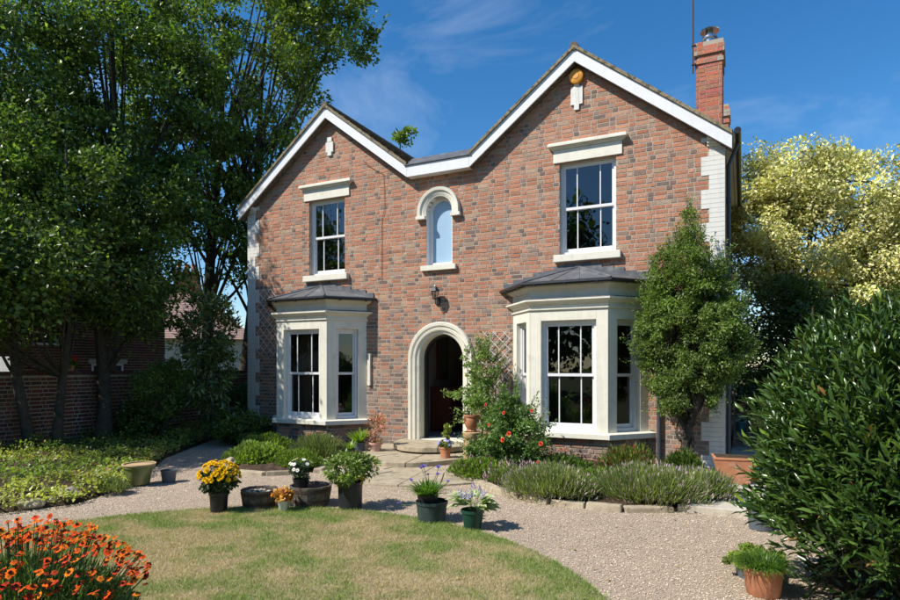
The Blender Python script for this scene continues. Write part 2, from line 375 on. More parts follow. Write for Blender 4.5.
def heap(name, poly, h, m, edge=.35, res=.12, amp=.04, seed=1):
    """soil bed raised inside a polygon"""
    P = np.array(poly); x0, y0 = P.min(0); x1, y1 = P.max(0)
    nx = int((x1-x0)/res)+2; ny = int((y1-y0)/res)+2
    X, Y = np.meshgrid(np.linspace(x0, x1, nx), np.linspace(y0, y1, ny))
    d = np.full(X.shape, 1e9); ins = np.zeros(X.shape, bool)
    for i in range(len(P)):
        a = P[i]; b = P[(i+1) % len(P)]; ab = b-a
        t = np.clip(((X-a[0])*ab[0]+(Y-a[1])*ab[1])/(ab@ab), 0, 1)
        d = np.minimum(d, np.hypot(X-a[0]-t*ab[0], Y-a[1]-t*ab[1]))
        c = ((a[1] > Y) != (b[1] > Y)) & (X < (b[0]-a[0])*(Y-a[1])/(b[1]-a[1]+1e-12)+a[0]); ins ^= c
    Z = np.where(ins, np.minimum(d/edge, 1)*h+np.minimum(d/edge, 1)*amp*snoise(X, Y, 6, seed), -.05-np.minimum(d, .3))
    F = []; V = np.stack([X.ravel(), Y.ravel(), Z.ravel()], 1)
    for j in range(ny-1):
        for i in range(nx-1):
            q = [j*nx+i, j*nx+i+1, (j+1)*nx+i+1, (j+1)*nx+i]
            if any(ins.ravel()[q]): F += [[q[0], q[1], q[2]], [q[0], q[2], q[3]]]
    o = tri_mesh(name, V, F, np.ones((len(V), 3)), m); o['kind'] = 'structure'
    o.data.polygons.foreach_set('use_smooth', [True]*len(o.data.polygons))
    return o
BORDER = [(-12.85, -12), (-9.6, -12), (-8.7, -8.6), (-8.05, -7.1), (-7.7, -6.3), (-8.1, -5.25), (-8.85, -4.4), (-10.0, -3.1), (-11.4, -.8), (-12.1, 1.5), (-12.1, 6), (-12.85, 6)]
heap('flower_bed', BORDER, .16, M['soil'], seed=1)
BEDL = [(-10.85, 0), (-10.85, -.6), (-9.3, -1.7), (-8.5, -2.9), (-7.8, -3.55), (-7.1, -3.62), (-6.45, -3.15), (-6.35, -1.2), (-6.7, 0)]
heap('flower_bed', BEDL, .12, M['soil'], seed=2)
BEDR = [(-4.6, 0), (-4.35, -1.6), (-3.7, -2.5), (-3.15, -3.1), (-2.2, -3.5), (-1.2, -3.5), (-.75, -3.15), (-.65, -1.8), (-.3, -1.2), (-.3, 0)]
heap('flower_bed', BEDR, .14, M['soil'], seed=3)
BEDB = [(.6, -12.5), (.5, -7.2), (.6, -5.2), (.7, -4.3), (1.6, -3.6), (4, -3.4), (4, -12.5)]
heap('flower_bed', BEDB, .1, M['soil'], seed=4)
heap('flower_bed', [(-6.6, -12.3), (-6.2, -9.2), (-4.9, -8.15), (-3.45, -8.1), (-2.75, -8.75), (-2.4, -12.3)], .1, M['soil'], seed=5)

# pebbles over the drive (stuff)
def in_poly(x, y, P):
    ins = np.zeros(x.shape, bool)
    for i in range(len(P)):
        a = P[i]; b = P[(i+1) % len(P)]
        ins ^= ((a[1] > y) != (b[1] > y)) & (x < (b[0]-a[0])*(y-a[1])/(b[1]-a[1]+1e-12)+a[0])
    return ins
GRAV = GR_EDGE+[(-10.9, 9), (-10.88, -.02), (-.2, -.02), (-.2, -3), (1.2, -3.2), (1.2, -8.2), (-9.3, -9.6)]
n = 300000
x = rng.uniform(-11.9, 1.2, n); y = rng.uniform(-8.2, 0, n)
k = in_poly(x, y, GRAV) & (np.hypot(x-LC[0], y-LC[1]) > LR+.02) & ~in_poly(x, y, BEDL) & ~in_poly(x, y, BEDR) & ~in_poly(x, y, BORDER)
k &= ~((((x+5.57)/1.9)**2+(y/3.4)**2 < 1))
x, y = x[k], y[k]; n = len(x)
oc = np.array([[1, 0, 0], [0, 1, 0], [-1, 0, 0], [0, -1, 0], [0, 0, 1], [0, 0, -1]], float)
of = np.array([[0, 1, 4], [1, 2, 4], [2, 3, 4], [3, 0, 4], [1, 0, 5], [2, 1, 5], [3, 2, 5], [0, 3, 5]])[:4]
s = .0042+.0058*rng.random(n)**1.8
V = oc[None]*(.65+.7*rng.random((n, 6, 1)))*s[:, None, None]*np.array([1, 1, .75])
a = rng.random(n)*6.28; ca, sa = np.cos(a)[:, None], np.sin(a)[:, None]
V = np.stack([V[..., 0]*ca-V[..., 1]*sa, V[..., 0]*sa+V[..., 1]*ca, V[..., 2]], 2)
V += np.stack([x, y, .001+s*.35], 1)[:, None]
pc = pal(n, [(.56, .445, .325), (.48, .38, .27), (.62, .52, .395), (.38, .295, .21), (.64, .56, .44), (.52, .37, .26), (.30, .24, .19)], .3)
pc *= np.clip(.92+.07*snoise(x, y, 1.5, 5)+.05*snoise(x, y, 7, 6), .7, 1.1)[:, None]
tri_mesh('gravel', V.reshape(-1, 3), (of[None]+(np.arange(n)*6)[:, None, None]).reshape(-1, 3), np.repeat(pc, 6, 0), M['pebble'], kind='stuff')
tagset(bpy.data.objects['gravel'], 'pinkish beige gravel covering the drive between lawn and house', 'gravel')
# grass blades (stuff)
n = 400000
a = rng.random(n)*6.283; r = np.sqrt(rng.random(n))*(LR+.03)
x = LC[0]+r*np.cos(a)*1.0; y = LC[1]+r*np.sin(a)
k = (y > -9.6); x, y, r = x[k], y[k], r[k]; n = len(x)
g = .8*snoise(x, y, 3.4, 11)+.6*snoise(x, y, 10, 12)+.3*snoise(x, y, 28, 13)
edge = np.clip((r-(LR-.75))/.75, 0, 1)
green = np.clip(.40+g*.75+edge**1.5*.75, 0, 1)[:, None]
ht = (.012+.018*rng.random(n))*(1+.5*green[:, 0]); wd = .0016+.0018*rng.random(n)
th = rng.random(n)*6.28; ln = rng.normal(size=(n, 2))*.6*ht[:, None]
B = np.stack([x, y, np.full(n, .010)], 1); dx = np.stack([np.cos(th)*wd, np.sin(th)*wd, np.zeros(n)], 1)
V = np.stack([B-dx, B+dx, B+np.stack([ln[:, 0], ln[:, 1], ht], 1)], 1)
gc = pal(n, [(.17, .26, .05), (.22, .31, .07), (.28, .35, .10)], .2)*green+pal(n, [(.58, .46, .29), (.50, .39, .24), (.46, .37, .20)], .2)*(1-green)
tri_mesh('grass', V.reshape(-1, 3), np.arange(3*n).reshape(-1, 3), np.repeat(gc, 3, 0), M['grass'], kind='stuff')
tagset(bpy.data.objects['grass'], 'short sun-bleached grass of the round front lawn', 'grass')

# ------------------------------------------------------------------ house
HX0, HX1 = -10.85, -.28
GC = (-8.38, -2.76); SL = .77; RT = 7.60; GH = 2.1
house = thing('brick_house', 'double-gabled red brick house with cream bay windows and an arched front door', 'house', (-5.57, 0, 0))
WN = dict(L=(-8.48, 3.84, 5.57, .50), R=(-2.57, 3.84, 5.57, .52))
BC = (-8.66, -2.75)
DC, DR_, DZ = -5.58, .50, 1.93
AC, AR, AZ = -5.62, .30, 4.98
def comp(keep, a, b):   # complement of a list of intervals
    keep = sorted(keep); res = []; c = a
    for p, q in keep:
        if p > c: res.append((c, p))
        c = max(c, q)
    if c < b: res.append((c, b))
    return res
def quoin_w(z): return .36 if int((z+.06)/.08) % 7 < 4 else .235
def blocked(z, mort=False):
    B = []
    for k_ in WN:
        c, z0, z1, h = WN[k_]
        if z0 < z < z1: B.append((c-h, c+h))
    if z < DZ+DR_+.06 and z > .2:
        h = DR_+.06
        if z > DZ: h = math.sqrt(max(0, h*h-(z-DZ)**2))
        if h: B.append((DC-h, DC+h))
    if 3.84 < z < AZ+AR:
        h = AR if z < AZ else math.sqrt(AR*AR-(z-AZ)**2); B.append((AC-h, AC+h))
    for c in BC:
        if .62 < z < 2.62: B.append((c-.95, c+.95))
    if z > 5.78:
        keep = [(c-(RT-.1-z)/SL, c+(RT-.1-z)/SL) for c in GC if z < RT-.12]
        B += comp(keep, HX0-1, HX1+1)
    if not mort:
        q = quoin_w(z); B += [(HX0-1, HX0+q), (HX1-q, HX1+1)]
        for c in BC:
            if z < 3.25: B.append((c-1.24, c+1.24))
    return B
def free(a, b, B):
    res = [(a, b)]
    for p, q in B:
        nr = []
        for s0, s1 in res:
            if q <= s0 or p >= s1: nr.append((s0, s1)); continue
            if p > s0: nr.append((s0, p))
            if q < s1: nr.append((q, s1))
        res = nr
    return res
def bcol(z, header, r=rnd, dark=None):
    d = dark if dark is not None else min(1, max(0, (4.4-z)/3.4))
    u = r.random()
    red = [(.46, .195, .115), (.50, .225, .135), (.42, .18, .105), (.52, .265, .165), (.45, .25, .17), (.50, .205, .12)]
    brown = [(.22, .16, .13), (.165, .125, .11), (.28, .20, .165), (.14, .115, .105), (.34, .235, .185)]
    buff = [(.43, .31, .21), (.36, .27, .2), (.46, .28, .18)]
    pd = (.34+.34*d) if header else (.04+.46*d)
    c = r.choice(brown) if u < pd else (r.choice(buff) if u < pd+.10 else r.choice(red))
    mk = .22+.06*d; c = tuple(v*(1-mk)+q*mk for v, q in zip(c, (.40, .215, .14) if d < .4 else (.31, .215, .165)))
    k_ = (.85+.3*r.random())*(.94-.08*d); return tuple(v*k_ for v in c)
ALLB = []   # (owner, matrix, colour, distance)
def lay(P, d, nrm, L, z0, z1, blk, store, own, colf, hb=.08, st=.203, hd=.090, j=.020, proud=.005):
    """lay Flemish bond bricks on a vertical face"""
    rows = int((z1-z0)/hb+.001)
    ang = math.atan2(d[1], d[0])
    for r_ in range(rows):
        za = z0+r_*hb+j/2; zb = z0+(r_+1)*hb-j/2; zc = (za+zb)/2
        B = blk(zc); s_ = -rnd.random()*.02-(0 if r_ % 2 else (st+hd+2*j)/2); i = r_ % 2
        while s_ < L:
            wd_ = (st if i % 2 == 0 else hd)+rnd.uniform(-.006, .006)
            for a_, b_ in free(max(0, s_), min(L, s_+wd_), B):
                if b_-a_ < .03: continue
                p_ = proud+rnd.uniform(-.0025, .0025); m_ = (a_+b_)/2
                cx, cy = P[0]+d[0]*m_+nrm[0]*(p_/2-.01), P[1]+d[1]*m_+nrm[1]*(p_/2-.01)
                T_ = Matrix.Translation((cx, cy, zc+rnd.uniform(-.0015, .0015))) @ Matrix.Rotation(ang, 4, 'Z') @ Matrix.Diagonal((b_-a_, p_+.02, (zb-za)*rnd.uniform(.93, 1.04), 1))
                store.append((own, T_, colf(zc, i % 2 == 1), (Vector((cx, cy, zc))-cam.location).length))
            s_ += wd_+j; i += 1
ub = MB(); ub.box(-.5, .5, -.5, .5, -.5, .5)
UB = bpy.data.meshes.new('brick'); UB.from_pydata(ub.v, [], ub.f); UB.materials.append(M['brick1'])
def emit_bricks(lst, parent, single, name='brick'):
    for own, T_, c, d_ in lst[:single]: inst(name, UB, T_, parent, c)
    rest = lst[single:]
    if rest:
        mb = MB()
        for own, T_, c, d_ in rest: mb.box(-.5, .5, -.5, .5, -.5, .5, T_, c)
        mb.build('brickwork', M['brick'], parent, kind='stuff', color=True)
# mortar core of the facade in course-high strips
mb = MB(); z = -.12
while z < RT:
    zc = z+.04
    for a_, b_ in free(HX0+.012, HX1-.012, blocked(zc, True)): mb.box(a_, b_, 0, .24, z, z+.08)
    z += .08
mb.box(HX0+.012, HX0+.25, .24, 9, -.12, 5.72); mb.box(HX1-.25, HX1-.012, .24, 9, -.12, 5.72); mb.box(HX0+.25, HX1-.25, 8.75, 9, -.12, 5.72)
wall = mb.build('wall', M['mortar'], house)
FR = []
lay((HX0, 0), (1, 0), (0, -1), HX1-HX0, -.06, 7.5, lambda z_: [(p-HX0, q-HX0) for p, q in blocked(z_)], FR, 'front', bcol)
def vis(b):
    x_, y_, z_ = b[1].translation
    if x_ > -1.75 and z_ < 4.2 and x_ < -.35: return False
    if -4.6 < x_ < -3.9 and z_ < 1.2: return False
    return z_ > .25
FR.sort(key=lambda b: (not vis(b), b[3]))
emit_bricks(FR, wall, 300)
SB = []
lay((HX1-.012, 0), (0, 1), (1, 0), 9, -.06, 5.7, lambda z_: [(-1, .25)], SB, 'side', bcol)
sw = MB()
for own, T_, c, d_ in SB: sw.box(-.5, .5, -.5, .5, -.5, .5, T_, c)
sw.build('side_brickwork', M['brick'], house, kind='stuff', color=True)
# painted quoins
Q = []
z = -.06
while z < 5.62:
    q = quoin_w(z+.04)
    for sgn in (0, 1):
        a_, b_ = (HX0-.012, HX0+q) if sgn == 0 else (HX1-q, HX1+.012)
        T_ = Matrix.Translation(((a_+b_)/2, .11, z+.04)) @ Matrix.Diagonal((b_-a_-.004, .25, .0755, 1)); Q.append(T_)
    z += .08
uq = MB(); uq.box(-.5, .5, -.5, .5, -.5, .5); UQ = bpy.data.meshes.new('painted_brick'); UQ.from_pydata(uq.v, [], uq.f); UQ.materials.append(M['white_old'])
for T_ in Q: inst('painted_brick', UQ, T_, house)

# roof, bargeboards, tiles
Y0, Y1 = -.20, 9.1
OUT = 2.60
def roofz(x_, c): return RT-SL*abs(x_-c)
for gi, c in enumerate(GC):
    lo = c-(OUT if gi == 0 else GH); hi = c+(GH if gi == 0 else OUT)
    for sd_ in (0, 1):
        xe = lo if sd_ == 0 else hi
        top = lambda x_, o: (x_, roofz(x_, c)+o)
        b_ = MB(); b_.prismY([top(c, -.05), top(xe, -.05), top(xe, -.285), top(c, -.285)], Y0, Y0+.03)
        b_.build('bargeboard', M['white'], house, bevel=.004)
        b_ = MB(); b_.prismY([top(c, -.26), top(xe, -.26), top(xe, -.28), top(c, -.28)], Y0+.031, .02); b_.build('soffit', M['oldwood'], house)  # dark wood colour stands in for the shade under the verge
        b_ = MB(); b_.prismY([top(c, .016), top(xe, .016), top(xe, -.048), top(c, -.048)], Y0-.035, Y0+.1); b_.build('verge', M['verge'], house)
        b_ = MB(); b_.prismY([top(c, .0), top(xe, .0), top(xe, -.045), top(c, -.045)], Y0+.101, Y1); sl_ = b_.build('roof', M['verge'], house)
        # tiles
        tb = MB(); L_ = abs(xe-c)*math.sqrt(1+SL*SL); ang = math.atan(SL); sg = -1 if sd_ == 0 else 1
        nr_ = int(L_/.1); nc = int((Y1-Y0+.05)/.17)
        for i in range(nr_):
            for j_ in range(nc):
                s0 = L_-i*.1+rnd.uniform(-.006, .006); y_ = Y0-.01+j_*.17+(.085 if i % 2 else 0)
                cc = rnd.choice([(.10, .07, .05), (.13, .085, .06), (.075, .06, .05), (.16, .12, .08), (.19, .15, .09)])
                lift = .010+rnd.uniform(0, .008)
                T_ = Matrix.Translation((c, 0, RT)) @ Matrix.Rotation((ang if sg > 0 else -ang), 4, 'Y') @ Matrix.Translation((0, 0, 0))
                x0_, x1_ = (s0-.11, s0) if sg > 0 else (-s0, -s0+.11)
                lo_, hi_ = (.004, lift+.012) if sg > 0 else (lift+.012, .004)
                v_ = [(x0_, y_, lo_-.012), (x1_, y_, hi_-.012), (x1_, y_+.165, hi_-.012), (x0_, y_+.165, lo_-.012), (x0_, y_, lo_), (x1_, y_, hi_), (x1_, y_+.165, hi_), (x0_, y_+.165, lo_)]
                tb.add(v_, [(4, 5, 6, 7), (0, 1, 5, 4), (1, 2, 6, 5), (3, 0, 4, 7)], T_, cc)
        tb.build('roof_tiles', M['tile'], sl_, kind='stuff', color=True)
    y_ = Y0-.03
    rt = MB()
    while y_ < Y1-.3:
        rt.tube([(c, y_, RT-.012), (c, y_+.3, RT-.006)], .075, 10, col=(.15, .11, .075)); y_ += .31
    rt.build('ridge_tiles', M['tile'], house, color=True, smooth=True)
vx0, vx1 = GC[0]+GH, GC[1]-GH
zf = roofz(vx0, GC[0])
b_ = MB(); b_.prismY([(vx0+.002, zf-.055), (vx1-.002, zf-.055), (vx1-.002, zf-.285), (vx0+.002, zf-.285)], Y0, Y0+.03); b_.build('fascia', M['white'], house, bevel=.004)
b_ = MB(); b_.box(vx0, vx1, Y0+.031, .02, zf-.28, zf-.262); b_.build('soffit', M['white'], house)
b_ = MB(); b_.prism([(vx0-.05, Y0-.03), (vx1+.05, Y0-.03), (vx1+.05, Y0+1.0), (vx0-.05, Y0+1.0)], zf-.05, zf-.035)
b_.add([(vx0+.01, Y0-.03, zf-.033), (vx1-.01, Y0-.03, zf-.033), (vx1+.10, Y0+.42, zf+.24), (vx0-.1, Y0+.42, zf+.24), (vx0-.1, Y0+2, zf+.0), (vx1+.1, Y0+2, zf+.0)], [(0, 1, 2, 3), (3, 2, 5, 4)])
b_.build('valley_slates', M['lead'], house)
b_ = MB(); b_.box(vx0, vx1, Y0+.6, 9, zf-.1, zf-.06); b_.build('valley_gutter', M['lead'], house)
# kneeler at the right end, moulded cap
for xx, sg in ((HX1, 1), (HX0, -1)):
    b_ = MB()
    for i, (e, za, zb) in enumerate([(.03, 5.46, 5.50), (.07, 5.50, 5.55), (.11, 5.55, 5.60)]):
        xa, xb = sorted((xx-sg*.26, xx+sg*e)); b_.box(xa, xb, -.02-e, .3, za, zb)
    b_.build('kneeler', M['cream'], house, bevel=.004)
b_ = MB(); b_.box(HX1+.0, HX1+.2, -.17, 9.05, 5.56, 5.60); b_.build('soffit', M['white_old'], house)
b_ = MB(); b_.tube([(HX1+.2, Y0, 5.60), (HX1+.2, 9.1, 5.60)], .055, 10); b_.build('gutter', M['black'], house, smooth=True)
b_ = MB(); b_.tube([(HX1+.2, .32, 5.56), (HX1+.16, .32, 5.45), (HX1+.06, .32, 5.2), (HX1+.06, .32, 5.0), (HX1+.06, .32, .0)], .034, 10)
for z_ in (4.6, 3.0, 1.4): b_.tube([(HX1+.06, .32, z_-.04), (HX1+.06, .32, z_+.04)], .044, 10)
b_.build('downpipe', M['pipe'], house, smooth=True)
b_ = MB(); b_.tube([(-1.31, -.07, 3.3), (-1.31, -.07, .05)], .036, 10)
for z_ in (2.6, 1.25): b_.tube([(-1.31, -.07, z_-.04), (-1.31, -.07, z_+.04)], .046, 10)
b_.build('downpipe', M['pipe'], house, smooth=True)
# gable plaques
b_ = MB()
for x0_, x1_, za, zb in [(-.052, .052, 6.52, 6.80), (-.10, .10, 6.60, 6.88-.06), (-.06, .06, 6.83, 6.93)]:
    b_.box(GC[0]+x0_, GC[0]+x1_, -.03-.002*za, .05, za, zb)
b_.build('gable_plaque', M['white_old'], house)
b_ = MB(); b_.box(GC[1]-.11, GC[1]+.11, -.03, .05, 6.60, 6.93); b_.box(GC[1]-.045, GC[1]+.045, -.033, .05, 6.50, 6.99); b_.build('gable_plaque', M['white_old'], house)
b_ = MB(); T_ = Matrix.Translation((GC[1], -.012, 7.10)) @ Matrix.Rotation(R(90), 4, 'X')
b_.lathe([(.13, 0), (.135, .03), (.13, .07), (.10, .085), (.0001, .088)], 24, T_); b_.build('alarm_box', M['orange'], house, smooth=True)
b_ = MB(); b_.lathe([(.06, .0885), (.055, .094), (.0001, .095)], 16, T_); b_.build('alarm_boss', M['orange'], house, smooth=True)

# cable across the left gable
b_ = MB(); b_.tube([(-7.5, -.02, 6.3), (-7.35, -.02, 6.15), (-7.1, -.02, 5.98), (-6.95, -.02, 5.9), (-6.92, -.02, 5.2), (-6.95, -.02, 5.05), (-7.0, -.02, 4.95), (-7.0, -.02, 3.6)], .0045, 5)
b_.build('cable', M['rust'], house)

# windows --------------------------------------------------------
def sash_window(Tm, w_, h_, bars, parent=house, glazed=True, single=False):
    """local: x across centre 0, y into the wall, z up from 0"""
    f = .055
    b_ = MB()
    for x0_, x1_, z0_, z1_ in [(-w_/2, -w_/2+f, 0, h_), (w_/2-f, w_/2, 0, h_), (-w_/2+f, w_/2-f, 0, f*1.1), (-w_/2+f, w_/2-f, h_-f, h_)]:
        b_.box(x0_, x1_, .0, .11, z0_, z1_, Tm)
    win = b_.build('window', M['white'], parent, bevel=.004)
    hw = w_/2-f; mid = h_*.505; s_ = .038
    for k_, (za, zb, ya) in enumerate([(mid-.02, h_-f, .025), (f*1.1, mid+.02, .062)]):
        b_ = MB(); y0_, y1_ = ya, ya+.034
        bot = .05 if k_ == 0 else .07
        for x0_, x1_, z0_, z1_ in [(-hw+.002, -hw+s_, za, zb), (hw-s_, hw-.002, za, zb), (-hw+s_, hw-s_, za, za+bot), (-hw+s_, hw-s_, zb-(.04 if k_ == 0 else .045), zb)]:
            b_.box(x0_, x1_, y0_, y1_, z0_, z1_, Tm)
        xs = [-hw+s_]
        for fr_ in bars:
            xb_ = -hw+s_+(2*hw-2*s_)*fr_; b_.box(xb_-.010, xb_+.010, y0_+.004, y1_-.004, za+bot, zb-.04, Tm); xs += [xb_-.010, xb_+.010]
        xs.append(hw-s_)
        b_.build('sash', M['white'], win, bevel=.002)
        for i in range(0, len(xs), 2):
            g_ = MB(); tl = rnd.uniform(-.002, .002)
            g_.add([(xs[i]-.004, ya+.017+tl, za+bot-.004), (xs[i+1]+.004, ya+.017-tl, za+bot-.004), (xs[i+1]+.004, ya+.017-tl*.5, zb-.037), (xs[i]-.004, ya+.017+tl*.5, zb-.037)], [(0, 1, 2, 3)], Tm)
            g_.build('pane', M['glass'], win)
    return win
for k_ in WN:
    c, z0_, z1_, h = WN[k_]
    sash_window(Matrix.Translation((c, .09, z0_)), 2*h, z1_-z0_, (.25, .75))
    b_ = MB(); b_.box(c-.61, c+.61, -.10, .10, z0_-.135, z0_-.005); b_.build('sill', M['cream'], house, bevel=.008)
    b_ = MB(); b_.box(c-.63, c+.63, -.035, .12, z1_-.005, z1_+.235); b_.build('lintel', M['cream'], house, bevel=.005)
    b_ = MB()
    for e, za, zb in [(.03, .237, .262), (.055, .262, .285), (.09, .285, .335), (.075, .335, .35)]:
        b_.box(c-.63-e, c+.63+e, -.035-e, .1, z1_+za, z1_+zb)
    b_.build('cornice', M['cream'], house, bevel=.004)
# sweep of a profile along jamb-arch-jamb
def arch_path(c, r0, zs, zb, k_=28):
    pts = []
    pts.append(((c-r0, zb), (-1, 0)))
    for i in range(k_+1):
        t = math.pi*(1-i/k_); pts.append(((c+r0*math.cos(t), zs+r0*math.sin(t)), (math.cos(t), math.sin(t))))
    pts.append(((c+r0, zb), (1, 0))); return pts
def sweep(mb, path, prof):
    n = len(prof); vs = []
    for (px, pz), (nx_, nz_) in path:
        for o_, y_ in prof: vs.append((px+nx_*o_, y_, pz+nz_*o_))
    fs = [(i*n+j_, i*n+(j_+1) % n, (i+1)*n+(j_+1) % n, (i+1)*n+j_) for i in range(len(path)-1) for j_ in range(n)]
    fs += [tuple(range(n)), tuple(range((len(path)-1)*n, len(path)*n))[::-1]]
    mb.add(vs, fs)
b_ = MB()
sweep(b_, arch_path(DC, DR_, DZ, .22), [(0, .22), (0, -.005), (.03, -.03), (.055, -.03), (.075, -.065), (.12, -.075), (.135, -.05), (.155, -.05), (.17, -.085), (.225, -.09), (.245, -.06), (.245, .02), (.05, .02), (.05, .22)])
b_.build('door_surround', M['cream'], house, smooth=True)
b_ = MB()
sweep(b_, arch_path(AC, AR-.005, AZ-.01, AZ-.10), [(0, .06), (0, -.02), (.04, -.035), (.06, -.05), (.10, -.05), (.115, -.085), (.175, -.095), (.185, -.06), (.185, .01), (.06, .01), (.06, .06)])
for s_ in (-1, 1): b_.box(AC+s_*.40-.105, AC+s_*.40+.105, -.10, .01, AZ-.165, AZ-.10)
b_.build('hood_mould', M['cream'], house, smooth=True)
b_ = MB(); b_.box(AC-.40, AC+.40, -.08, .1, 3.74, 3.845); b_.build('sill', M['cream'], house, bevel=.006)
b_ = MB(); sweep(b_, arch_path(AC, AR-.075, AZ, 3.90), [(0, .22), (0, .13), (.02, .12), (.08, .12), (.08, .22)]); b_.box(AC-AR+.002, AC+AR-.002, .115, .22, 3.846, 3.92)
aw = b_.build('window', M['white'], house, smooth=True)
b_ = MB(); sweep(b_, arch_path(AC, AR-.004, AZ, 3.846), [(0, .12), (0, .004), (.02, .004), (.02, .12)]); b_.build('reveal', M['white'], aw)
b_ = MB(); n_ = 20
poly = [(AC-AR+.08, 3.90)]+[(AC+(AR-.07)*math.cos(math.pi*(1-i/n_)), AZ+(AR-.07)*math.sin(math.pi*(1-i/n_))) for i in range(n_+1)]+[(AC+AR-.08, 3.90)]
b_.prismY(poly[::-1], .17, .178); b_.build('pane', M['film'], aw)

# bays -----------------------------------------------------------
HB, HF, DD = 1.26, .69, .67
fl = math.hypot(HB-HF, DD); fn = (DD/fl, -(HB-HF)/fl)     # right facet outward normal (nx, ny)
def bay_poly(c, e, yb=.0):
    # offset outline: wall-left, front-left, front-right, wall-right
    # facet line: n.(p-(HF,-DD)) = e
    def xa(y_): return HF+(e-fn[1]*(y_+DD))/fn[0]
    return [(c-xa(yb), yb), (c-xa(-DD-e), -DD-e), (c+xa(-DD-e), -DD-e), (c+xa(yb), yb)]
def slab(mb, c, prof, yb=.0):
    for (e0, z0_), (e1, z1_) in zip(prof[:-1], prof[1:]):
        if z1_-z0_ < 1e-4: continue
        mb.prism(bay_poly(c, e0, yb)[::1], z0_, z1_, poly2=bay_poly(c, e1, yb))
def facet_T(c, side):
    # matrix: local x along facet (left to right seen from outside), y inward, origin at facet left-bottom outer line
    if side == 0: p, q = (c-HF, -DD), (c+HF, -DD)
    elif side == 1: p, q = (c+HF, -DD), (c+HB, 0)
    else: p, q = (c-HB, 0), (c-HF, -DD)
    d_ = Vector((q[0]-p[0], q[1]-p[1], 0)); L_ = d_.length; a_ = math.atan2(d_.y, d_.x)
    return Matrix.Translation((p[0], p[1], 0)) @ Matrix.Rotation(a_, 4, 'Z'), L_, p, (d_.x/L_, d_.y/L_)
for bi, c in enumerate(BC):
    b_ = MB()
    for side in (0, 1, 2):
        T_, L_, p, d_ = facet_T(c, side)
        j_ = .20 if side == 0 else .19
        ow = L_-2*j_
        for x0_, x1_, z0_, z1_ in [(0, j_, .625, 2.745), (L_-j_, L_, .625, 2.745), (j_, L_-j_, 2.57, 2.745)]:
            b_.box(x0_, x1_, (.0 if side == 0 else .0), .17, z0_, z1_, T_)
    bay = b_.build('bay_window', M['cream'], house, bevel=.006)
    if bi == 0: bay['label'] = 'left bay window with cream pilasters and lead roof'
    else: bay['label'] = 'right bay window with cream pilasters and lead roof'
    for side in (0, 1, 2):
        T_, L_, p, d_ = facet_T(c, side); j_ = .20 if side == 0 else .19; ow = L_-2*j_
        sash_window(T_ @ Matrix.Translation((L_/2, .085, .625)), ow-.004, 2.57-.627, (.25, .75) if side == 0 else (), house)
    b_ = MB(); slab(b_, c, [(.085, .51), (.10, .52), (.10, .60), (.085, .612), (.02, .623)]); b_.build('sill', M['cream'], bay)
    b_ = MB(); slab(b_, c, [(.012, 2.747), (.03, 2.765), (.03, 2.785), (.005, 2.787), (.005, 2.845), (.03, 2.85), (.05, 2.875), (.085, 2.90), (.115, 2.915), (.115, 2.945), (.02, 2.965), (.005, 2.967), (.005, 3.10), (.03, 3.115), (.05, 3.13), (.10, 3.165), (.10, 3.19)])
    b_.build('cornice', M['cream'], bay)
    b_ = MB(); slab(b_, c, [(.118, 2.946), (.05, 2.972)]); b_.build('cornice_flashing', M['lead'], bay)
    eo = bay_poly(c, .185, -.001); ap = (c+.02, -.001, 3.60)
    b_ = MB(); vs_ = [(x_, y_, 3.245) for x_, y_ in eo]+[ap]+[(x_, y_, 3.215) for x_, y_ in eo]
    b_.add(vs_, [(0, 1, 4), (1, 2, 4), (2, 3, 4), (5, 6, 1, 0), (6, 7, 2, 1), (7, 8, 3, 2), (8, 7, 6, 5)])
    rf = b_.build('roof', M['lead'], bay)
    b_ = MB()
    for i in (1, 2): b_.tube([ap, (eo[i][0], eo[i][1], 3.25)], .024, 7)
    for t_ in (.33, .66):
        m_ = (eo[1][0]*(1-t_)+eo[2][0]*t_, eo[1][1], 3.247)
        q_ = Vector(ap)*.42+Vector(m_)*.58 if False else Vector(ap)*.9+Vector((m_[0], m_[1], 3.247))*.1
        b_.tube([q_, m_], .012, 6)
    b_.build('lead_roll', M['lead'], rf, smooth=True)
    b_ = MB(); g0 = bay_poly(c, .195, -.01)
    b_.tube([(g0[0][0], g0[0][1], 3.215), (g0[1][0], g0[1][1], 3.215), (g0[2][0], g0[2][1], 3.215), (g0[3][0], g0[3][1], 3.215)], .036, 8)
    for i in range(3):
        for t_ in ((.15, .5, .85) if i == 1 else (.3, .8)):
            x_ = g0[i][0]*(1-t_)+g0[i+1][0]*t_; y_ = g0[i][1]*(1-t_)+g0[i+1][1]*t_; b_.box(x_-.015, x_+.015, y_-.03, y_+.03, 3.165, 3.2)
    b_.build('gutter', M['black'], bay, smooth=True)
    # stepped lead flashing on the wall
    for s_ in (-1, 1):
        for i in range(7):
            xa = c+s_*(.05+i*.2); zz = 3.60-.05*i-.01
            x0_, x1_ = sorted((xa, xa+s_*.2)); b_ = MB(); b_.box(x0_, x1_, -.022-.001*i, .0, zz-.10, zz+.075+(.02 if i % 2 else 0))
            b_.build('wall_flashing', M['lead'], bay)
    # brick plinth
    b_ = MB(); b_.prism(bay_poly(c, -.012), -.12, .51); pl_ = b_.build('plinth', M['mortar'], bay)
    BB = []
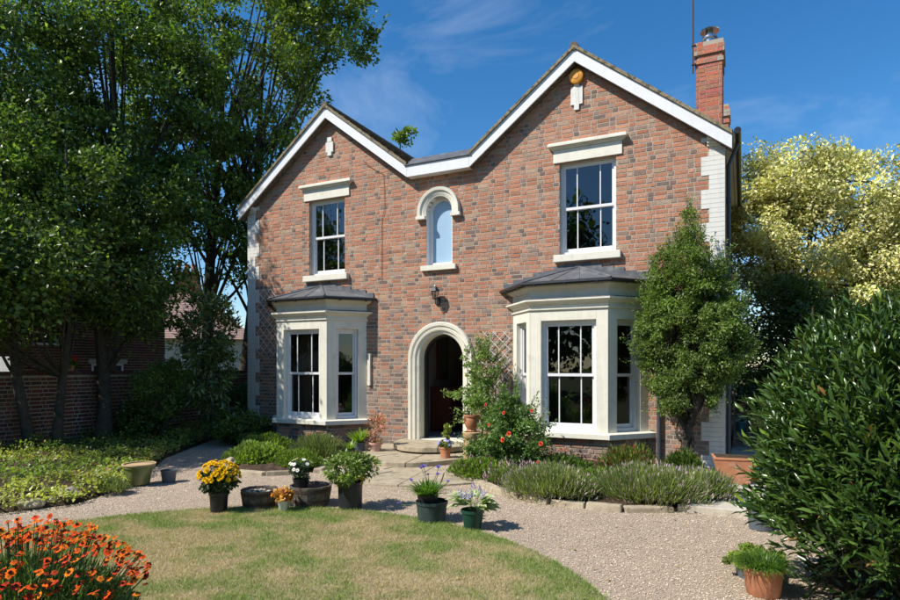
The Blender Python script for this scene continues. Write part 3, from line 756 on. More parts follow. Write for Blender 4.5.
    for side in (0, 1, 2):
        T_, L_, p, d_ = facet_T(c, side)
        nn = (d_[1], -d_[0])
        o_ = (p[0]-nn[0]*.012, p[1]-nn[1]*.012)
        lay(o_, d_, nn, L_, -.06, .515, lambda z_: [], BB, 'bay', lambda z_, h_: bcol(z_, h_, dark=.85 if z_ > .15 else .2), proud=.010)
    emit_bricks(BB, bay, 300)
    # spare brick nib beside the right facet
b_ = MB(); b_.box(-7.345, -7.28, -.06, .0, 1.35, 2.05); b_.build('bay_nib', M['cream'], house)
b_ = MB()

# interiors ------------------------------------------------------
b_ = MB()
def room(x0_, x1_, z0_, z1_, y1_=4.2):
    b_.box(x0_, x1_, y1_, y1_+.1, z0_, z1_); b_.box(x0_, x0_+.06, .26, y1_, z0_, z1_); b_.box(x1_-.06, x1_, .26, y1_, z0_, z1_)
    b_.box(x0_+.06, x1_-.06, .245, y1_, z0_-.1, z0_); b_.box(x0_+.06, x1_-.06, .245, y1_, z1_, z1_+.1)
room(-10.5, -6.75, .22, 2.95); room(-4.6, -.6, .22, 2.95); room(-10.5, -6.75, 3.3, 5.75); room(-4.6, -.6, 3.3, 5.75)
room(-6.7, -4.65, .14, 2.9, 4.6)
b_.build('inner_walls', M['room'], house)
b_ = MB(); b_.box(-6.63, -4.72, .245, 4.55, .142, .232); b_.build('hall_floor', M['hall_floor'], house)
b_ = MB(); b_.box(DC-.56, DC+.56, .02, .5, .0, .245); b_.build('threshold', M['cream'], house, bevel=.006)
b_ = MB(); sweep(b_, arch_path(DC, DR_-.055, DZ, .246), [(0, .30), (0, .20), (.053, .20), (.053, .30)]); b_.build('door_frame', M['black'], house)
# door leaf, swung in against the left hall wall
b_ = MB(); T_ = Matrix.Translation((DC+.46, .32, .25)) @ Matrix.Rotation(R(84), 4, 'Z')
pts = [(0, 0), (.88, 0), (.88, 1.68)]+[(.44+.44*math.cos(t), 1.68+.44*math.sin(t)) for t in np.linspace(0, math.pi, 14)][1:]
b_.prismY(pts, -.02, .025, T=T_)
dl = b_.build('door', M['black'], house)
b_ = MB()
for xa, xb, za, zb in [(.12, .40, .2, .8), (.48, .76, .2, .8), (.12, .40, .95, 1.6), (.48, .76, .95, 1.6)]: b_.box(xa, xb, -.032, -.0205, za, zb, T_)
b_.build('door_panel', M['pipe'], dl, bevel=.006)
def simple_chest():
    t = thing('chest_of_drawers', 'dark red wooden chest of drawers just inside the front door', 'chest of drawers', (-6.36, 2.0, .233), R(90))
    b_ = MB(); b_.box(-.5, .5, -.25, .25, .06, 1.0); b_.box(-.53, .53, -.28, .26, 1.0, 1.04)
    for x_ in (-.45, .45):
        for y_ in (-.2, .2): b_.box(x_-.03, x_+.03, y_-.03, y_+.03, 0, .06)
    b_.build('carcass', M['darkwood'], t, False, bevel=.004)
    for i in range(3):
        b_ = MB(); b_.box(-.46, .46, -.27, -.251, .1+i*.3, .37+i*.3); dr = b_.build('drawer', M['darkwood'], t, False, bevel=.005)
        for x_ in (-.25, .25):
            b_ = MB(); T_ = Matrix.Translation((x_, -.27, .235+i*.3)) @ Matrix.Rotation(R(90), 4, 'X'); b_.lathe([(.012, 0), (.02, .02), (.001, .03)], 10, T_); b_.build('knob', M['steel'], dr, False, smooth=True)
    t = thing('mirror', 'tall framed mirror on the hall wall above the chest', 'mirror', (-6.62, 2.1, 1.45), R(90))
    b_ = MB(); b_.box(-.3, .3, -.03, .0, 0, 1.1); b_.build('frame', M['darkwood'], t, False, bevel=.006)
    b_ = MB(); b_.box(-.25, .25, -.034, -.031, .05, 1.05); b_.build('mirror_glass', M['mirror'], t, False)
simple_chest()
b_ = MB()
for i in range(9): b_.box(-5.35, -4.75, 1.7+i*.27, 4.2, .235+i*.19, .235+(i+1)*.19-.0)
b_.build('staircase', M['room'], house)
b_ = MB(); b_.prismY([(-4.75-.62, .26), (-5.33, .26), (-5.33, .5), (-5.37, .5)], 1.6, 1.65); b_.build('newel_post', M['darkwood'], house)
def wicker_chair(x_, y_, rz, label):
    t = thing('wicker_chair', label, 'chair', (x_, y_, .22), rz)
    for sx in (-.22, .22):
        for sy in (-.2, .2):
            b_ = MB(); b_.tube([(sx, sy, 0), (sx*.95, sy*.95, .44)], .02, 7); b_.build('leg', M['wicker'], t, False, smooth=True)
    b_ = MB(); b_.box(-.26, .26, -.24, .24, .42, .47); b_.build('seat', M['wicker'], t, False, bevel=.02)
    b_ = MB(); pts = [(.27*math.cos(a_), .24, .47+.52*math.sin(a_)) for a_ in np.linspace(0, math.pi, 16)]
    b_.tube(pts, .024, 8)
    for i in range(1, 8):
        x1_ = -.27+.54*i/8; zz = .47+.52*math.sqrt(max(0, 1-(x1_/.27)**2)); b_.tube([(x1_, .24, .47), (x1_, .24, zz)], .008, 5)
    for z_ in (.6, .72, .84): h_ = .27*math.sqrt(1-((z_-.47)/.52)**2); b_.tube([(-h_, .24, z_), (h_, .24, z_)], .008, 5)
    b_.build('backrest', M['wicker'], t, False, smooth=True)
wicker_chair(-2.62, .45, R(185), 'wicker armchair seen through the right bay window')
t = thing('side_table', 'small pale round table inside the left bay window', 'table', (-8.35, .05, .22))
b_ = MB(); b_.lathe([(.28, .55), (.3, .56), (.3, .585), (.28, .6)], 24); b_.build('table_top', M['table'], t, False, smooth=True)
b_ = MB(); b_.lathe([(.16, 0), (.14, .03), (.03, .08), (.025, .3), (.04, .55)], 14); b_.build('pedestal', M['table'], t, False, smooth=True)
for (cx, z0_, z1_, nm) in ((-9.15, .3, 2.6, 'left bay'),):
    pass
t = thing('curtain', 'pale curtain gathered at the left side inside the left bay window', 'curtain', (-9.35, .1, .3))
b_ = MB(); n_ = 24
vs_ = [(i*.016, .02*math.sin(i*1.9), 0) for i in range(n_)]+[(i*.013, .018*math.sin(i*1.9), 2.2) for i in range(n_)]
b_.add(vs_, [(i, i+1, n_+i+1, n_+i) for i in range(n_-1)]); o = b_.build('curtain_cloth', M['curtain'], t, False)

# chimney --------------------------------------------------------
def chimney(x0_, x1_, y0_, y1_, z0_, z1_, full=True):
    b_ = MB(); b_.box(x0_+.012, x1_-.012, y0_+.012, y1_-.012, z0_, z1_-.01); ch = b_.build('chimney', M['mortar'], house)
    lst = []
    rc = lambda z_, h_: tuple(v*(.85+.3*rnd.random()) for v in rnd.choice([(.44, .15, .09), (.46, .17, .105), (.41, .145, .09), (.38, .15, .11)]))
    n_ = int((z1_-z0_)/.08)
    for i in range(n_):
        z_ = z0_+i*.08; top = n_-1-i
        e = {0: .02, 1: .035, 2: .035, 4: .02}.get(top, 0)
        a0, a1, b0, b1 = x0_-e, x1_+e, y0_-e, y1_+e
        for P_, d_, nn, L_ in (((a0+.012, b0+.012), (1, 0), (0, -1), a1-a0-.024), ((a1-.012, b0+.012), (0, 1), (1, 0), b1-b0-.024), ((a0+.012, b1-.012), (0, -1), (-1, 0), b1-b0-.024)):
            lst0 = []
            lay(P_, d_, nn, L_, z_, z_+.0801, lambda q: [], lst0, 'c', rc, proud=.005, st=.218, hd=.10, j=.011)
            if (i % 2): pass
            lst += lst0
        if e > .01:
            c_ = MB(); c_.box(a0+.008, a1-.008, b0+.008, b1-.008, z_+.002, z_+.078)
            c_.build('corbel', M['mortar'], ch)
    lst.sort(key=lambda q: q[3]); emit_bricks(lst, ch, 300 if full else 0)
    return ch
ch = chimney(-.79, -.33, 1.0, 1.65, 5.75, 7.75)
b_ = MB(); T_ = Matrix.Translation((-.565, 1.3, 7.74)); b_.lathe([(.17, 0), (.15, .06), (.11, .07)], 20, T_); b_.build('flaunching', M['mortar'], ch, smooth=True)
b_ = MB(); b_.lathe([(.105, 0), (.105, .12), (.14, .13), (.14, .16), (.07, .17), (.07, .27)], 20, Matrix.Translation((-.565, 1.3, 7.79))); b_.lathe([(.17, .27), (.175, .285), (.03, .33), (.001, .335)], 20, Matrix.Translation((-.565, 1.3, 7.79)))
b_.build('chimney_cowl', M['steel'], ch, smooth=True)
chimney(-.9, -.30, 4.6, 5.2, 5.6, 7.98, False)
t = thing('aerial_pole', 'tall thin rusty aerial pole strapped to the left side of the front chimney', 'pole', (-.835, .985, 7.2))
b_ = MB(); b_.tube([(0, 0, 0), (0, 0, 2.6)], .014, 8); b_.build('pole', M['rust'], t, False, smooth=True)
for z_ in (.15, .5): b_ = MB(); b_.box(-.022, .05, -.022, .022, z_, z_+.025); b_.build('bracket', M['rust'], t, False)

# wall lantern ---------------------------------------------------
t = thing('wall_lantern', 'black carriage lantern on the brick wall above the front door', 'lantern', (-5.63, 0, 3.02))
b_ = MB(); b_.box(-.04, .04, -.03, -.008, .0, .17); b_.tube([(0, -.02, .05), (0, -.08, -.01), (0, -.15, .02), (0, -.16, .1)], .011, 8); b_.build('bracket', M['black'], t, False, smooth=True)
b_ = MB(); T_ = Matrix.Translation((0, -.16, .1)); b_.lathe([(.02, 0), (.05, .012), (.055, .025)], 6, T_); b_.lathe([(.10, .175), (.095, .19), (.05, .25), (.025, .27), (.012, .3), (.001, .31)], 6, T_); b_.build('lantern_cap', M['black'], t, False)
b_ = MB(); b_.lathe([(.048, .025), (.082, .175)], 6, T_); b_.build('lantern_glass', M['glass'], t, False)
b_ = MB()
for i in range(6):
    a_ = i*math.pi/3; b_.tube([(.05*math.cos(a_), .05*math.sin(a_)-.16, .125), (.085*math.cos(a_), .085*math.sin(a_)-.16, .275)], .006, 5)
b_.tube([(0, -.16, .12), (0, -.16, .2)], .014, 6)
b_.build('lantern_bars', M['black'], t, False)

# trellises ------------------------------------------------------
def trellis(x0_, x1_, z0_, z1_, y_, label, step=.16, tilt=0):
    t = thing('trellis', label, 'trellis', ((x0_+x1_)/2, y_, z0_), group='white diamond trellises on the house wall')
    W_, H_ = (x1_-x0_), z1_-z0_
    for sg in (1, -1):
        k_ = -H_
        while k_ < W_+H_*.0+.001+ (0 if sg > 0 else H_):
            # line x = k + sg*z, clipped to the panel
            za = 0; zb = H_
            if sg > 0: za = max(0, -k_); zb = min(H_, W_-k_)
            else:
                kk = k_+0; za = max(0, kk-W_); zb = min(H_, kk)
            if zb-za > .08:
                xa, xb = (k_+za, k_+zb) if sg > 0 else (k_-za, k_-zb)
                b_ = MB(); yy = -.012 if sg > 0 else -.024
                b_.tube([(xa-W_/2, yy, za), (xb-W_/2, yy, zb)], .0075, 4); b_.build('slat', M['trellis'], t, False)
            k_ += step*1.3
    return t
trellis(-10.55, -9.93, 2.05, 3.60, -.02, 'white diamond trellis on the shaded wall left of the left bay')
trellis(-4.75, -4.05, .95, 2.45, -.02, 'white diamond trellis behind the climbing rose right of the front door')

# steps and paving ----------------------------------------------
def arc_stones(parent, cx, cy, ra, rb, ria, rib, z0_, z1_, nseg, m, t0=math.pi, t1=2*math.pi, gap=.008, name='stone_slab', jit=.05):
    ts = [t0+(t1-t0)*(i+(rnd.uniform(-jit, jit)*3 if 0 < i < nseg else 0))/nseg for i in range(nseg+1)]
    for i in range(nseg):
        ta, tb = ts[i]+gap/ra, ts[i+1]-gap/ra; q = 8
        out_ = [(cx+ra*math.cos(ta+(tb-ta)*j_/q), cy+rb*math.sin(ta+(tb-ta)*j_/q)) for j_ in range(q+1)]
        if ria > 0: inn = [(cx+ria*math.cos(tb+(ta-tb)*j_/q), cy+rib*math.sin(tb+(ta-tb)*j_/q)) for j_ in range(q+1)]
        else: inn = [(cx+.02*math.cos((ta+tb)/2), cy+.02*math.sin((ta+tb)/2))]
        b_ = MB(); dz = rnd.uniform(-.004, .004); b_.prism(out_+inn, z0_, z1_+dz); b_.build(name, m, parent, bevel=.010)
steps = thing('door_steps', 'two curved worn sandstone steps below the arched front door', 'steps', (-5.58, -1, 0))
b_ = MB(); b_.prism([(-5.58+1.18*math.cos(t_), 2.12*math.sin(t_)) for t_ in np.linspace(math.pi, 2*math.pi, 30)], -.05, .021); b_.prism([(-5.58+.80*math.cos(t_), 1.08*math.sin(t_)) for t_ in np.linspace(math.pi, 2*math.pi, 30)], .116, .149)
b_.build('riser', M['stone'], steps)
arc_stones(steps, -5.58, -.001, 1.28, 2.24, .0, .0, .022, .115, 5, M['stone'])
arc_stones(steps, -5.58, -.002, .88, 1.18, .0, .0, .150, .235, 3, M['stone'])
pv = thing('stone_apron', 'semicircle of old sandstone flags in front of the door steps', 'paving', (-5.3, -2.8, 0))
arc_stones(pv, -5.05, -.6, 2.15, 2.98, 1.35, 1.9, -.03, .035, 8, M['stone'], math.pi*1.02, math.pi*1.9)
arc_stones(pv, -5.05, -.6, 1.34, 1.89, 0, 0, -.03, .032, 5, M['stone'], math.pi*1.02, math.pi*1.95)
# kerb stones
def kerb(label, pts, h=.075, wd=.16, m='stone', seg=.42):
    k_ = thing('stone_edging', label, 'edging', (pts[0][0], pts[0][1], 0))
    for (xa, ya), (xb, yb) in zip(pts[:-1], pts[1:]):
        L_ = math.hypot(xb-xa, yb-ya); n_ = max(1, round(L_/seg)); a_ = math.atan2(yb-ya, xb-xa)
        for i in range(n_):
            u = L_/n_; T_ = Matrix.Translation((xa+(xb-xa)*(i+.5)/n_, ya+(yb-ya)*(i+.5)/n_, 0)) @ Matrix.Rotation(a_+rnd.uniform(-.05, .05), 4, 'Z')
            hh = h*rnd.uniform(.8, 1.15); w2 = wd/2*rnd.uniform(.85, 1.15)
            b_ = MB(); q = [rnd.uniform(-.02, .02) for _ in range(8)]
            b_.add([(-u/2+.01+q[0], -w2+q[1], -.05), (u/2-.01, -w2, -.05), (u/2-.01, w2, -.05), (-u/2+.01, w2, -.05), (-u/2+.015, -w2+q[2]+.01, hh+q[3]*.5), (u/2-.015, -w2+q[4]+.01, hh+q[5]*.5), (u/2-.015, w2-.01, hh+q[6]*.5), (-u/2+.015, w2-.01, hh+q[7]*.5)],
                   [(0, 3, 2, 1), (4, 5, 6, 7), (0, 1, 5, 4), (1, 2, 6, 5), (2, 3, 7, 6), (3, 0, 4, 7)], T_)
            b_.build('edging_stone', M[m], k_, bevel=.018)
kerb('low sandstone edging below the lavender on the right bed', [(-3.75, -2.55), (-3.1, -3.2), (-2.2, -3.58), (-1.3, -3.58), (-.75, -3.3)])
kerb('low sandstone edging round the bed below the left bay', [(-8.1, -3.45), (-7.5, -3.7), (-6.9, -3.62), (-6.4, -3.25)])
kerb('short stone edging beside the left end of the door steps', [(-6.75, -2.3), (-6.45, -2.6), (-6.3, -3.1)], h=.1)
path = thing('paved_path', 'pale flagstone path leading round the right corner of the house', 'paving', (.2, -1.5, 0))
y_ = -3.35; row = 0
while y_ < 6:
    hgt = rnd.uniform(.5, .75); x_ = -.72 if y_ < -1.4 else -.22; x_ += .0
    while x_ < 1.5:
        wd_ = rnd.uniform(.45, .8); b_ = MB(); g_ = .008; j1 = rnd.uniform(-.015, .015)
        yy = y_+(.10*max(0, -.2-x_) if row == 0 else 0)
        b_.prism([(x_+g_, yy+g_+j1*.3), (x_+wd_-g_, yy+g_), (x_+wd_-g_+j1*.2, y_+hgt-g_), (x_+g_, y_+hgt-g_)], -.04, .085+rnd.uniform(-.005, .005))
        b_.build('flagstone', M['stone2'], path, bevel=.010); x_ += wd_
    y_ += hgt; row += 1

# garden wall ----------------------------------------------------
gw = thing('garden_wall', 'shaded dark red brick garden wall along the left side of the garden', 'wall', (-12.85, -3, 0))
GWH = 1.58
b_ = MB(); b_.box(-13.07, -12.862, -14, 10, -.1, GWH); b_.build('wall_core', M['mortar'], gw)
GB = []
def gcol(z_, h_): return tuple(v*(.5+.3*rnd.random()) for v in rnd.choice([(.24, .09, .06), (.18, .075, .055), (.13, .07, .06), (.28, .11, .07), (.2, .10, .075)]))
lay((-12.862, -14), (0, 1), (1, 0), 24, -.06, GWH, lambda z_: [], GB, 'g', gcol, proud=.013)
def gvis(b):
    x_, y_, z_ = b[1].translation; return (-5.0 < y_ < 3 and z_ > .2)
GB.sort(key=lambda b: (not gvis(b), b[3])); emit_bricks(GB, gw, 300)
b_ = MB(); y_ = -14
while y_ < 10:
    L_ = rnd.uniform(.22, .24); b_.box(-13.10, -12.82, y_+.006, y_+L_-.006, GWH+.001, GWH+.075+rnd.uniform(-.006, .006), col=gcol(0, 0)); y_ += L_
b_.build('coping', M['brick'], gw, color=True, kind='stuff')

# ================================================================== beyond the garden wall
def simple_house(name, label, base, rz): return thing(name, label, 'house', base, rz)
nb = thing('neighbouring_house', 'dark red brick neighbouring house with sloping roof beyond the garden wall behind the trees', 'house', (-17.2, -4, 0))
b_ = MB(); b_.box(-23, -17.2, -12, 2.7, -.1, 4.3); nbw = b_.build('wall', M['mortar'], nb); b_ = MB(); b_.prismY([(-23, 4.3), (-17.2, 4.3), (-20.1, 6.5)], -11.9, 2.6); b_.build('gable', M['farbrick'], nb)
NB = []
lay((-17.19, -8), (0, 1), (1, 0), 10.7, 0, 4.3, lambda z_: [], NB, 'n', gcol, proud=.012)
emit_bricks(NB, nbw, 0)
b_ = MB(); b_.prismY([(-16.9, 4.15), (-20.1, 6.75), (-23.3, 4.15), (-23.3, 4.3), (-20.1, 6.9), (-16.9, 4.3)], -12.2, 2.9); b_.build('roof', M['verge'], nb)
for ya, yb, za, zb in ((-1.8, -.7, 2.35, 3.5), (.2, 1.2, .9, 1.85)):
    b_ = MB(); b_.box(-17.25, -17.16, ya, ya+.06, za, zb); b_.box(-17.25, -17.16, yb-.06, yb, za, zb); b_.box(-17.25, -17.16, ya+.06, yb-.06, zb-.06, zb); b_.box(-17.25, -17.16, ya+.06, yb-.06, za, za+.06)
    w_ = b_.build('window', M['white'], nb); b_ = MB(); b_.box(-17.19, -17.17, ya+.061, yb-.061, za+.061, zb-.061); b_.build('pane', M['black'], w_)
    b_ = MB(); b_.box(-17.22, -17.12, ya-.1, yb+.1, zb, zb+.13); b_.build('lintel', M['render'], w_)
def at(u, v, d):
    a = R(26.03); t_ = (u-450)/600
    return (d*(-math.sin(a)+t_*math.cos(a)), -11+d*(math.cos(a)+t_*math.sin(a)), 1.75+(367-v)/600*d)
fx, fy, _ = at(190, 360, 36)
fh = thing('distant_house', 'cream rendered house with faded pink hipped roof far behind the garden wall', 'house', (fx, fy, 0), R(26+22))
b_ = MB(); b_.box(-3.2, 3.2, -3, 3, 0, 1.35); b_.build('brick_base', M['farbrick'], fh, False)
b_ = MB(); b_.box(-3.18, 3.18, -2.98, 2.98, 1.351, 3.3); b_.build('wall', M['render'], fh, False)
b_ = MB(); b_.add([(-3.6, -3.4, 3.3), (3.6, -3.4, 3.3), (3.6, 3.4, 3.3), (-3.6, 3.4, 3.3), (-.9, 0, 6.4), (.5, 0, 6.4)], [(0, 1, 5, 4), (1, 2, 5), (2, 3, 4, 5), (3, 0, 4), (3, 2, 1, 0)])
for i in range(24):
    q = i/24; z_ = 3.3+3.1*q; b_.box(-3.6+2.7*q, 3.6-3.1*q, -3.4+3.4*q-.006, -3.4+3.4*q+.1, z_, z_+.02)
b_.build('roof', M['farroof'], fh, False)
b_ = MB(); b_.box(-.9, .5, -.3, .5, 5.4, 7.3); b_.box(-.98, .58, -.38, .58, 7.05, 7.2); b_.box(-.94, .54, -.34, .54, 7.3, 7.42); chn = b_.build('chimney', M['farbrick'], fh, False)
for x_ in (-.6, -.2, .2): b_ = MB(); b_.lathe([(.13, 0), (.11, .4), (.14, .42), (.14, .5)], 10, Matrix.Translation((x_, .1, 7.42))); b_.build('chimney_pot', M['terracotta'], chn, False)
for x_ in (-2.2, -.4):
    b_ = MB(); b_.box(x_, x_+.9, -3.03, -2.9, 2.1, 3.0); w_ = b_.build('window', M['white'], fh, False)
    for i in range(2): b_ = MB(); b_.box(x_+.07+i*.41, x_+.42+i*.41, -3.04, -3.02, 2.17, 2.93); b_.build('pane', M['black'], w_, False)
p_ = at(-8, 366, 13.4)
t = thing('white_board', 'blank white board standing just above the garden wall at the far left', 'board', (p_[0], p_[1], 0), R(26))
b_ = MB(); b_.box(-.6, .5, -.02, .02, 1.52, 1.98); bo = b_.build('panel', M['white'], t, False, bevel=.005)
b_ = MB(); b_.box(.36, .44, -.024, -.021, 1.9, 1.95); b_.build('small_mark', M['black'], bo, False)
for x_ in (-.5, .4): b_ = MB(); b_.box(x_-.03, x_+.03, .021, .07, 0, 1.9); b_.build('post', M['oldwood'], t, False)

# ================================================================== trees
G_D = [(.035, .065, .013), (.05, .09, .018), (.065, .115, .022)]
G_M = [(.09, .15, .025), (.13, .20, .035), (.18, .25, .05)]
G_B = [(.17, .26, .04), (.24, .34, .055), (.30, .38, .09)]
cl0 = lambda P: (P[:, 2] > 1.9)
TG = 'broadleaf trees along the garden wall'
make_tree('broadleaf_tree', 'twin-stemmed broadleaf tree in front of the garden wall at the far left', 'tree', (-12.3, -3.95, 0),
          [(-.05, -.15, 6.0, -.6, -.4, .11), (.12, .18, 6.2, .0, .3, .10)],
          [((-.7, -.4, 5.0), (2.1, 2.1, 1.8), 3), ((.6, -.9, 3.7), (1.3, 1.6, 1.0), 1.1), ((-.5, -.4, 2.9), (1.5, 1.5, .7), .9), ((-.3, -2.4, 4.2), (1.3, 1.2, 1.3), .5)], 210, .5, 32000, .10, G_M+G_D+[(.18, .27, .05)], 21, clip=cl0, group=TG, asp=.62, limb_r=.035, shoots=80, shoot_l=.5)
make_tree('broadleaf_tree', 'thick-trunked broadleaf tree in front of the garden wall, second from the left', 'tree', (-12.35, -2.7, 0),
          [(0, 0, 6.3, -.6, .3, .16)],
          [((-.7, .5, 5.1), (1.5, 1.7, 1.5), 3), ((.3, .5, 3.4), (1.0, 1.3, .9), 1.0)], 140, .45, 20000, .095, G_M+G_D+[(.18, .27, .05)], 22, clip=cl0, group=TG, asp=.62, limb_r=.035, shoots=60, shoot_l=.5)
make_tree('broadleaf_tree', 'high-crowned broadleaf tree beyond the garden wall whose branches shade the corner of the house', 'tree', (-15.3, -.7, 0),
          [(0, 0, 11.5, .3, .2, .24)],
          [((0.1, .2, 9.2), (2.9, 2.3, 3.2), 3), ((1.7, .3, 6.3), (1.4, 1.2, 1.4), .6), ((1.8, 1.2, 9.6), (1.3, 1.5, 2.0), .6)], 230, .42, 33000, .115, G_M+G_D+[(.18, .27, .05)], 31, clip=cl0, group=TG, asp=.62, limb_r=.06, shoots=140, shoot_l=.7)
make_tree('broadleaf_tree', 'tall broadleaf tree beyond the garden wall at the left edge', 'tree', (-16.3, -3.4, 0),
          [(0, 0, 11.5, -.2, .2, .22)],
          [((0, 0, 9.0), (2.8, 2.6, 3.4), 3), ((.8, .5, 6.5), (1.7, 1.6, 1.6), .8)], 240, .44, 38000, .11, G_M+G_D+[(.18, .27, .05)], 32, clip=cl0, group=TG, asp=.62, limb_r=.06, shoots=120, shoot_l=.7)
tc_ = at(222, 371, 19.4)
def clipC(P): return ~((P[:, 0] > 4.2) & (P[:, 2] < 9.0))
make_tree('tall_broadleaf_tree', 'tall airy broadleaf tree with two dark trunks growing beyond the wall beside the house', 'tree', (tc_[0], tc_[1], 0),
          [(-.38, -.2, 13.2, .3, .2, .22), (.45, .25, 13.5, .9, .6, .19)],
          [((.4, .2, 12.8), (3.6, 3.6, 2.8), 3), ((2.9, 1.4, 13.2), (2.0, 2.0, 1.9), .9), ((-.8, -.8, 9.0), (2.0, 2.2, 2.6), 1.0), ((1.3, .3, 8.4), (1.4, 1.5, 2.4), 1.0), ((1.15, .3, 6.0), (1.0, 1.1, 1.8), .7), ((-.9, -.3, 6.6), (.9, .9, 1.0), .3)],
          340, .42, 50000, .135, G_M+[(.12, .17, .03), (.16, .19, .04)], 23, asp=.6, limb_r=.06, shoots=160, shoot_l=.9)
make_tree('slender_tree', 'slender tree behind the house, only its leafy tip showing over the roof valley', 'tree', (-12.35, 9.9, 0), [(0, 0, 11.0, .0, 0, .1)],
          [((0, 0, 9.2), (.9, .9, .8), 2), ((.15, 0, 11.05), (.42, .35, .2), .6)], 34, .26, 2600, .15, G_M, 34, asp=.55, limb_r=.03)
make_tree('variegated_maple', 'tall maple with pale cream and yellow variegated leaves behind the right corner of the house', 'tree', (1.95, 6.2, 0),
          [(-.3, 0, 5.5, -.6, 0, .13), (.3, .1, 5.6, .9, .1, .12)],
          [((-.2, 0, 5.0), (2.4, 2.3, 2.0), 3), ((-.9, -.2, 6.1), (1.3, 1.3, 1.1), .8), ((2.2, .4, 4.4), (2.0, 2.0, 1.7), 1.6), ((.3, -1.2, 3.5), (2.6, 1.4, 1.2), 1.2), ((3.6, .5, 3.6), (1.6, 1.4, 1.4), .8)], 420, .42, 105000, .085,
          [(.62, .55, .20), (.68, .61, .28), (.50, .48, .15), (.70, .65, .38), (.36, .39, .11)], 24, m='pale_leaf', asp=.6, shoots=150, shoot_l=.45, shoot_up=.2)
make_tree('dark_evergreen', 'dark green evergreen under the variegated maple', 'tree', (1.0, 3.4, 0), [(0, 0, 2.6, .1, 0, .08)],
          [((0, 0, 1.9), (1.0, 1.3, 1.7), 2), ((1.4, .4, 1.7), (1.6, 1.5, 1.6), 2)], 200, .42, 42000, .075, G_D+[(.08, .13, .03)], 25)
make_tree('hedge', 'dark hedge closing the far end of the garden behind the maple', 'hedge', (3.6, 9.5, 0), [(-2, 0, 2, 0, 0, .06), (2, 0, 2, 0, 0, .06)],
          [((-3.2, 0, 1.5), (2.2, .9, 1.6), 1), ((0, 0, 1.5), (2.4, .9, 1.7), 1), ((3.2, 0, 1.5), (2.4, .9, 1.7), 1)], 160, .5, 24000, .12, G_D+G_M, 33, asp=.6)
make_tree('broadleaf_tree', 'green tree far behind the variegated maple at the right edge', 'tree', (6.5, 9.5, 0), [(0, 0, 4, .1, 0, .12)],
          [((0, 0, 3.4), (3.2, 2.6, 2.2), 1)], 120, .6, 20000, .11, G_M, 26)
def cs(P): return (P[:, 1] < .55) & (P[:, 2] > .75)
make_tree('clipped_evergreen', 'tall oval clipped evergreen on a short bare trunk against the right corner of the house', 'tree', (-.80, -.62, .05),
          [(0, .0, 1.9, .10, 0, .085), (.03, .02, 2.2, -.25, .05, .06)],
          [((.02, 0, 2.25), (.90, .50, .98), 3), ((-.02, 0, 3.05), (.58, .40, .75), 1.1), ((-.03, .05, 3.8), (.20, .2, .45), .10), ((-.05, 0, 1.4), (.55, .42, .5), .8), ((.25, 0, 1.9), (.62, .4, .5), .5)],
          460, .135, 80000, .046, [(.13, .20, .04), (.18, .26, .055), (.24, .31, .09), (.07, .12, .025)], 27, m='leaf', clip=cs, asp=.5, flat=.8, limb_r=.03, shoots=420, shoot_l=.26, shoot_up=.9)
make_tree('small_tree', 'small light green bushy tree in front of the dark garden wall', 'tree', (-11.65, -1.75, .1), [(0, 0, 1.4, .1, 0, .04)],
          [((0, 0, 1.15), (.62, .62, .62), 2), ((.2, .2, 1.6), (.35, .35, .35), .6)], 90, .2, 9000, .055, [(.14, .21, .04), (.19, .27, .06), (.09, .14, .03)], 28, limb_r=.02)
make_tree('laurel_shrub', 'large drooping-leaved laurel against the shaded left corner of the house', 'shrub', (-10.85, -1.2, .1), [(0, 0, 2.6, .2, 0, .03), (-.1, 0, 2.4, -.3, 0, .025), (.1, 0, 1.8, .4, 0, .02)],
          [((-.1, 0, 2.5), (.75, .6, .85), 2.2), ((.1, 0, 1.2), (.7, .5, .9), 1.4)], 110, .2, 3800, .15, [(.09, .14, .035), (.13, .19, .06), (.06, .10, .025)], 29, m='gloss_leaf', asp=.3, limb_r=.015)
for i, (x_, y_, r_, h_, lb) in enumerate([(-12.2, -6.8, .8, 1.0, 'low dark shrub at the foot of the garden wall at the left edge'), (-12.1, -1.9, .55, .8, 'low dark shrub at the foot of the thick tree trunk'), (-11.9, 1.2, .6, 1.3, 'dark rounded shrub by the wall beside the gravel path'),
                                           (-10.2, -.9, .7, .75, 'low dark shrub under the laurel at the house corner'), (-11.9, 4.5, .8, 1.6, 'dark shrub at the far end of the side path')]):
    make_tree('shrub', lb, 'shrub', (x_, y_, .05), [(0, 0, h_*.6, 0, 0, .02)], [((0, 0, h_*.55), (r_, r_, h_*.5), 1)], 50, .2, 5000, .07, G_D+G_M, 40+i, limb_r=.012)

# trees behind the photographer, seen mirrored in the windows (stuff)
n = 26000; cen = []
for i in range(16): cen.append((-38+i*3.1, -29+2.5*math.sin(i*2.3), 4+1.8*math.sin(i*1.7)))
cen = np.array(cen); k = rng.integers(0, 16, n); g = norm(rng.normal(size=(n, 3)))*rng.random((n, 1))**.4*np.array([2.6, 2.2, 5.6]); P = cen[k]+g+np.array([0, 0, 2.2])
P = P+rng.normal(size=P.shape)*.25
o = leaf_cloud('wood', P, rng.normal(size=(n, 3)), rng.normal(size=(n, 3)), .55, .4, pal(n, G_D+G_M, .3), M['leaf'], None, kind='stuff')
tagset(o, 'belt of trees on the far side of the garden, mirrored in the windows', 'wood')

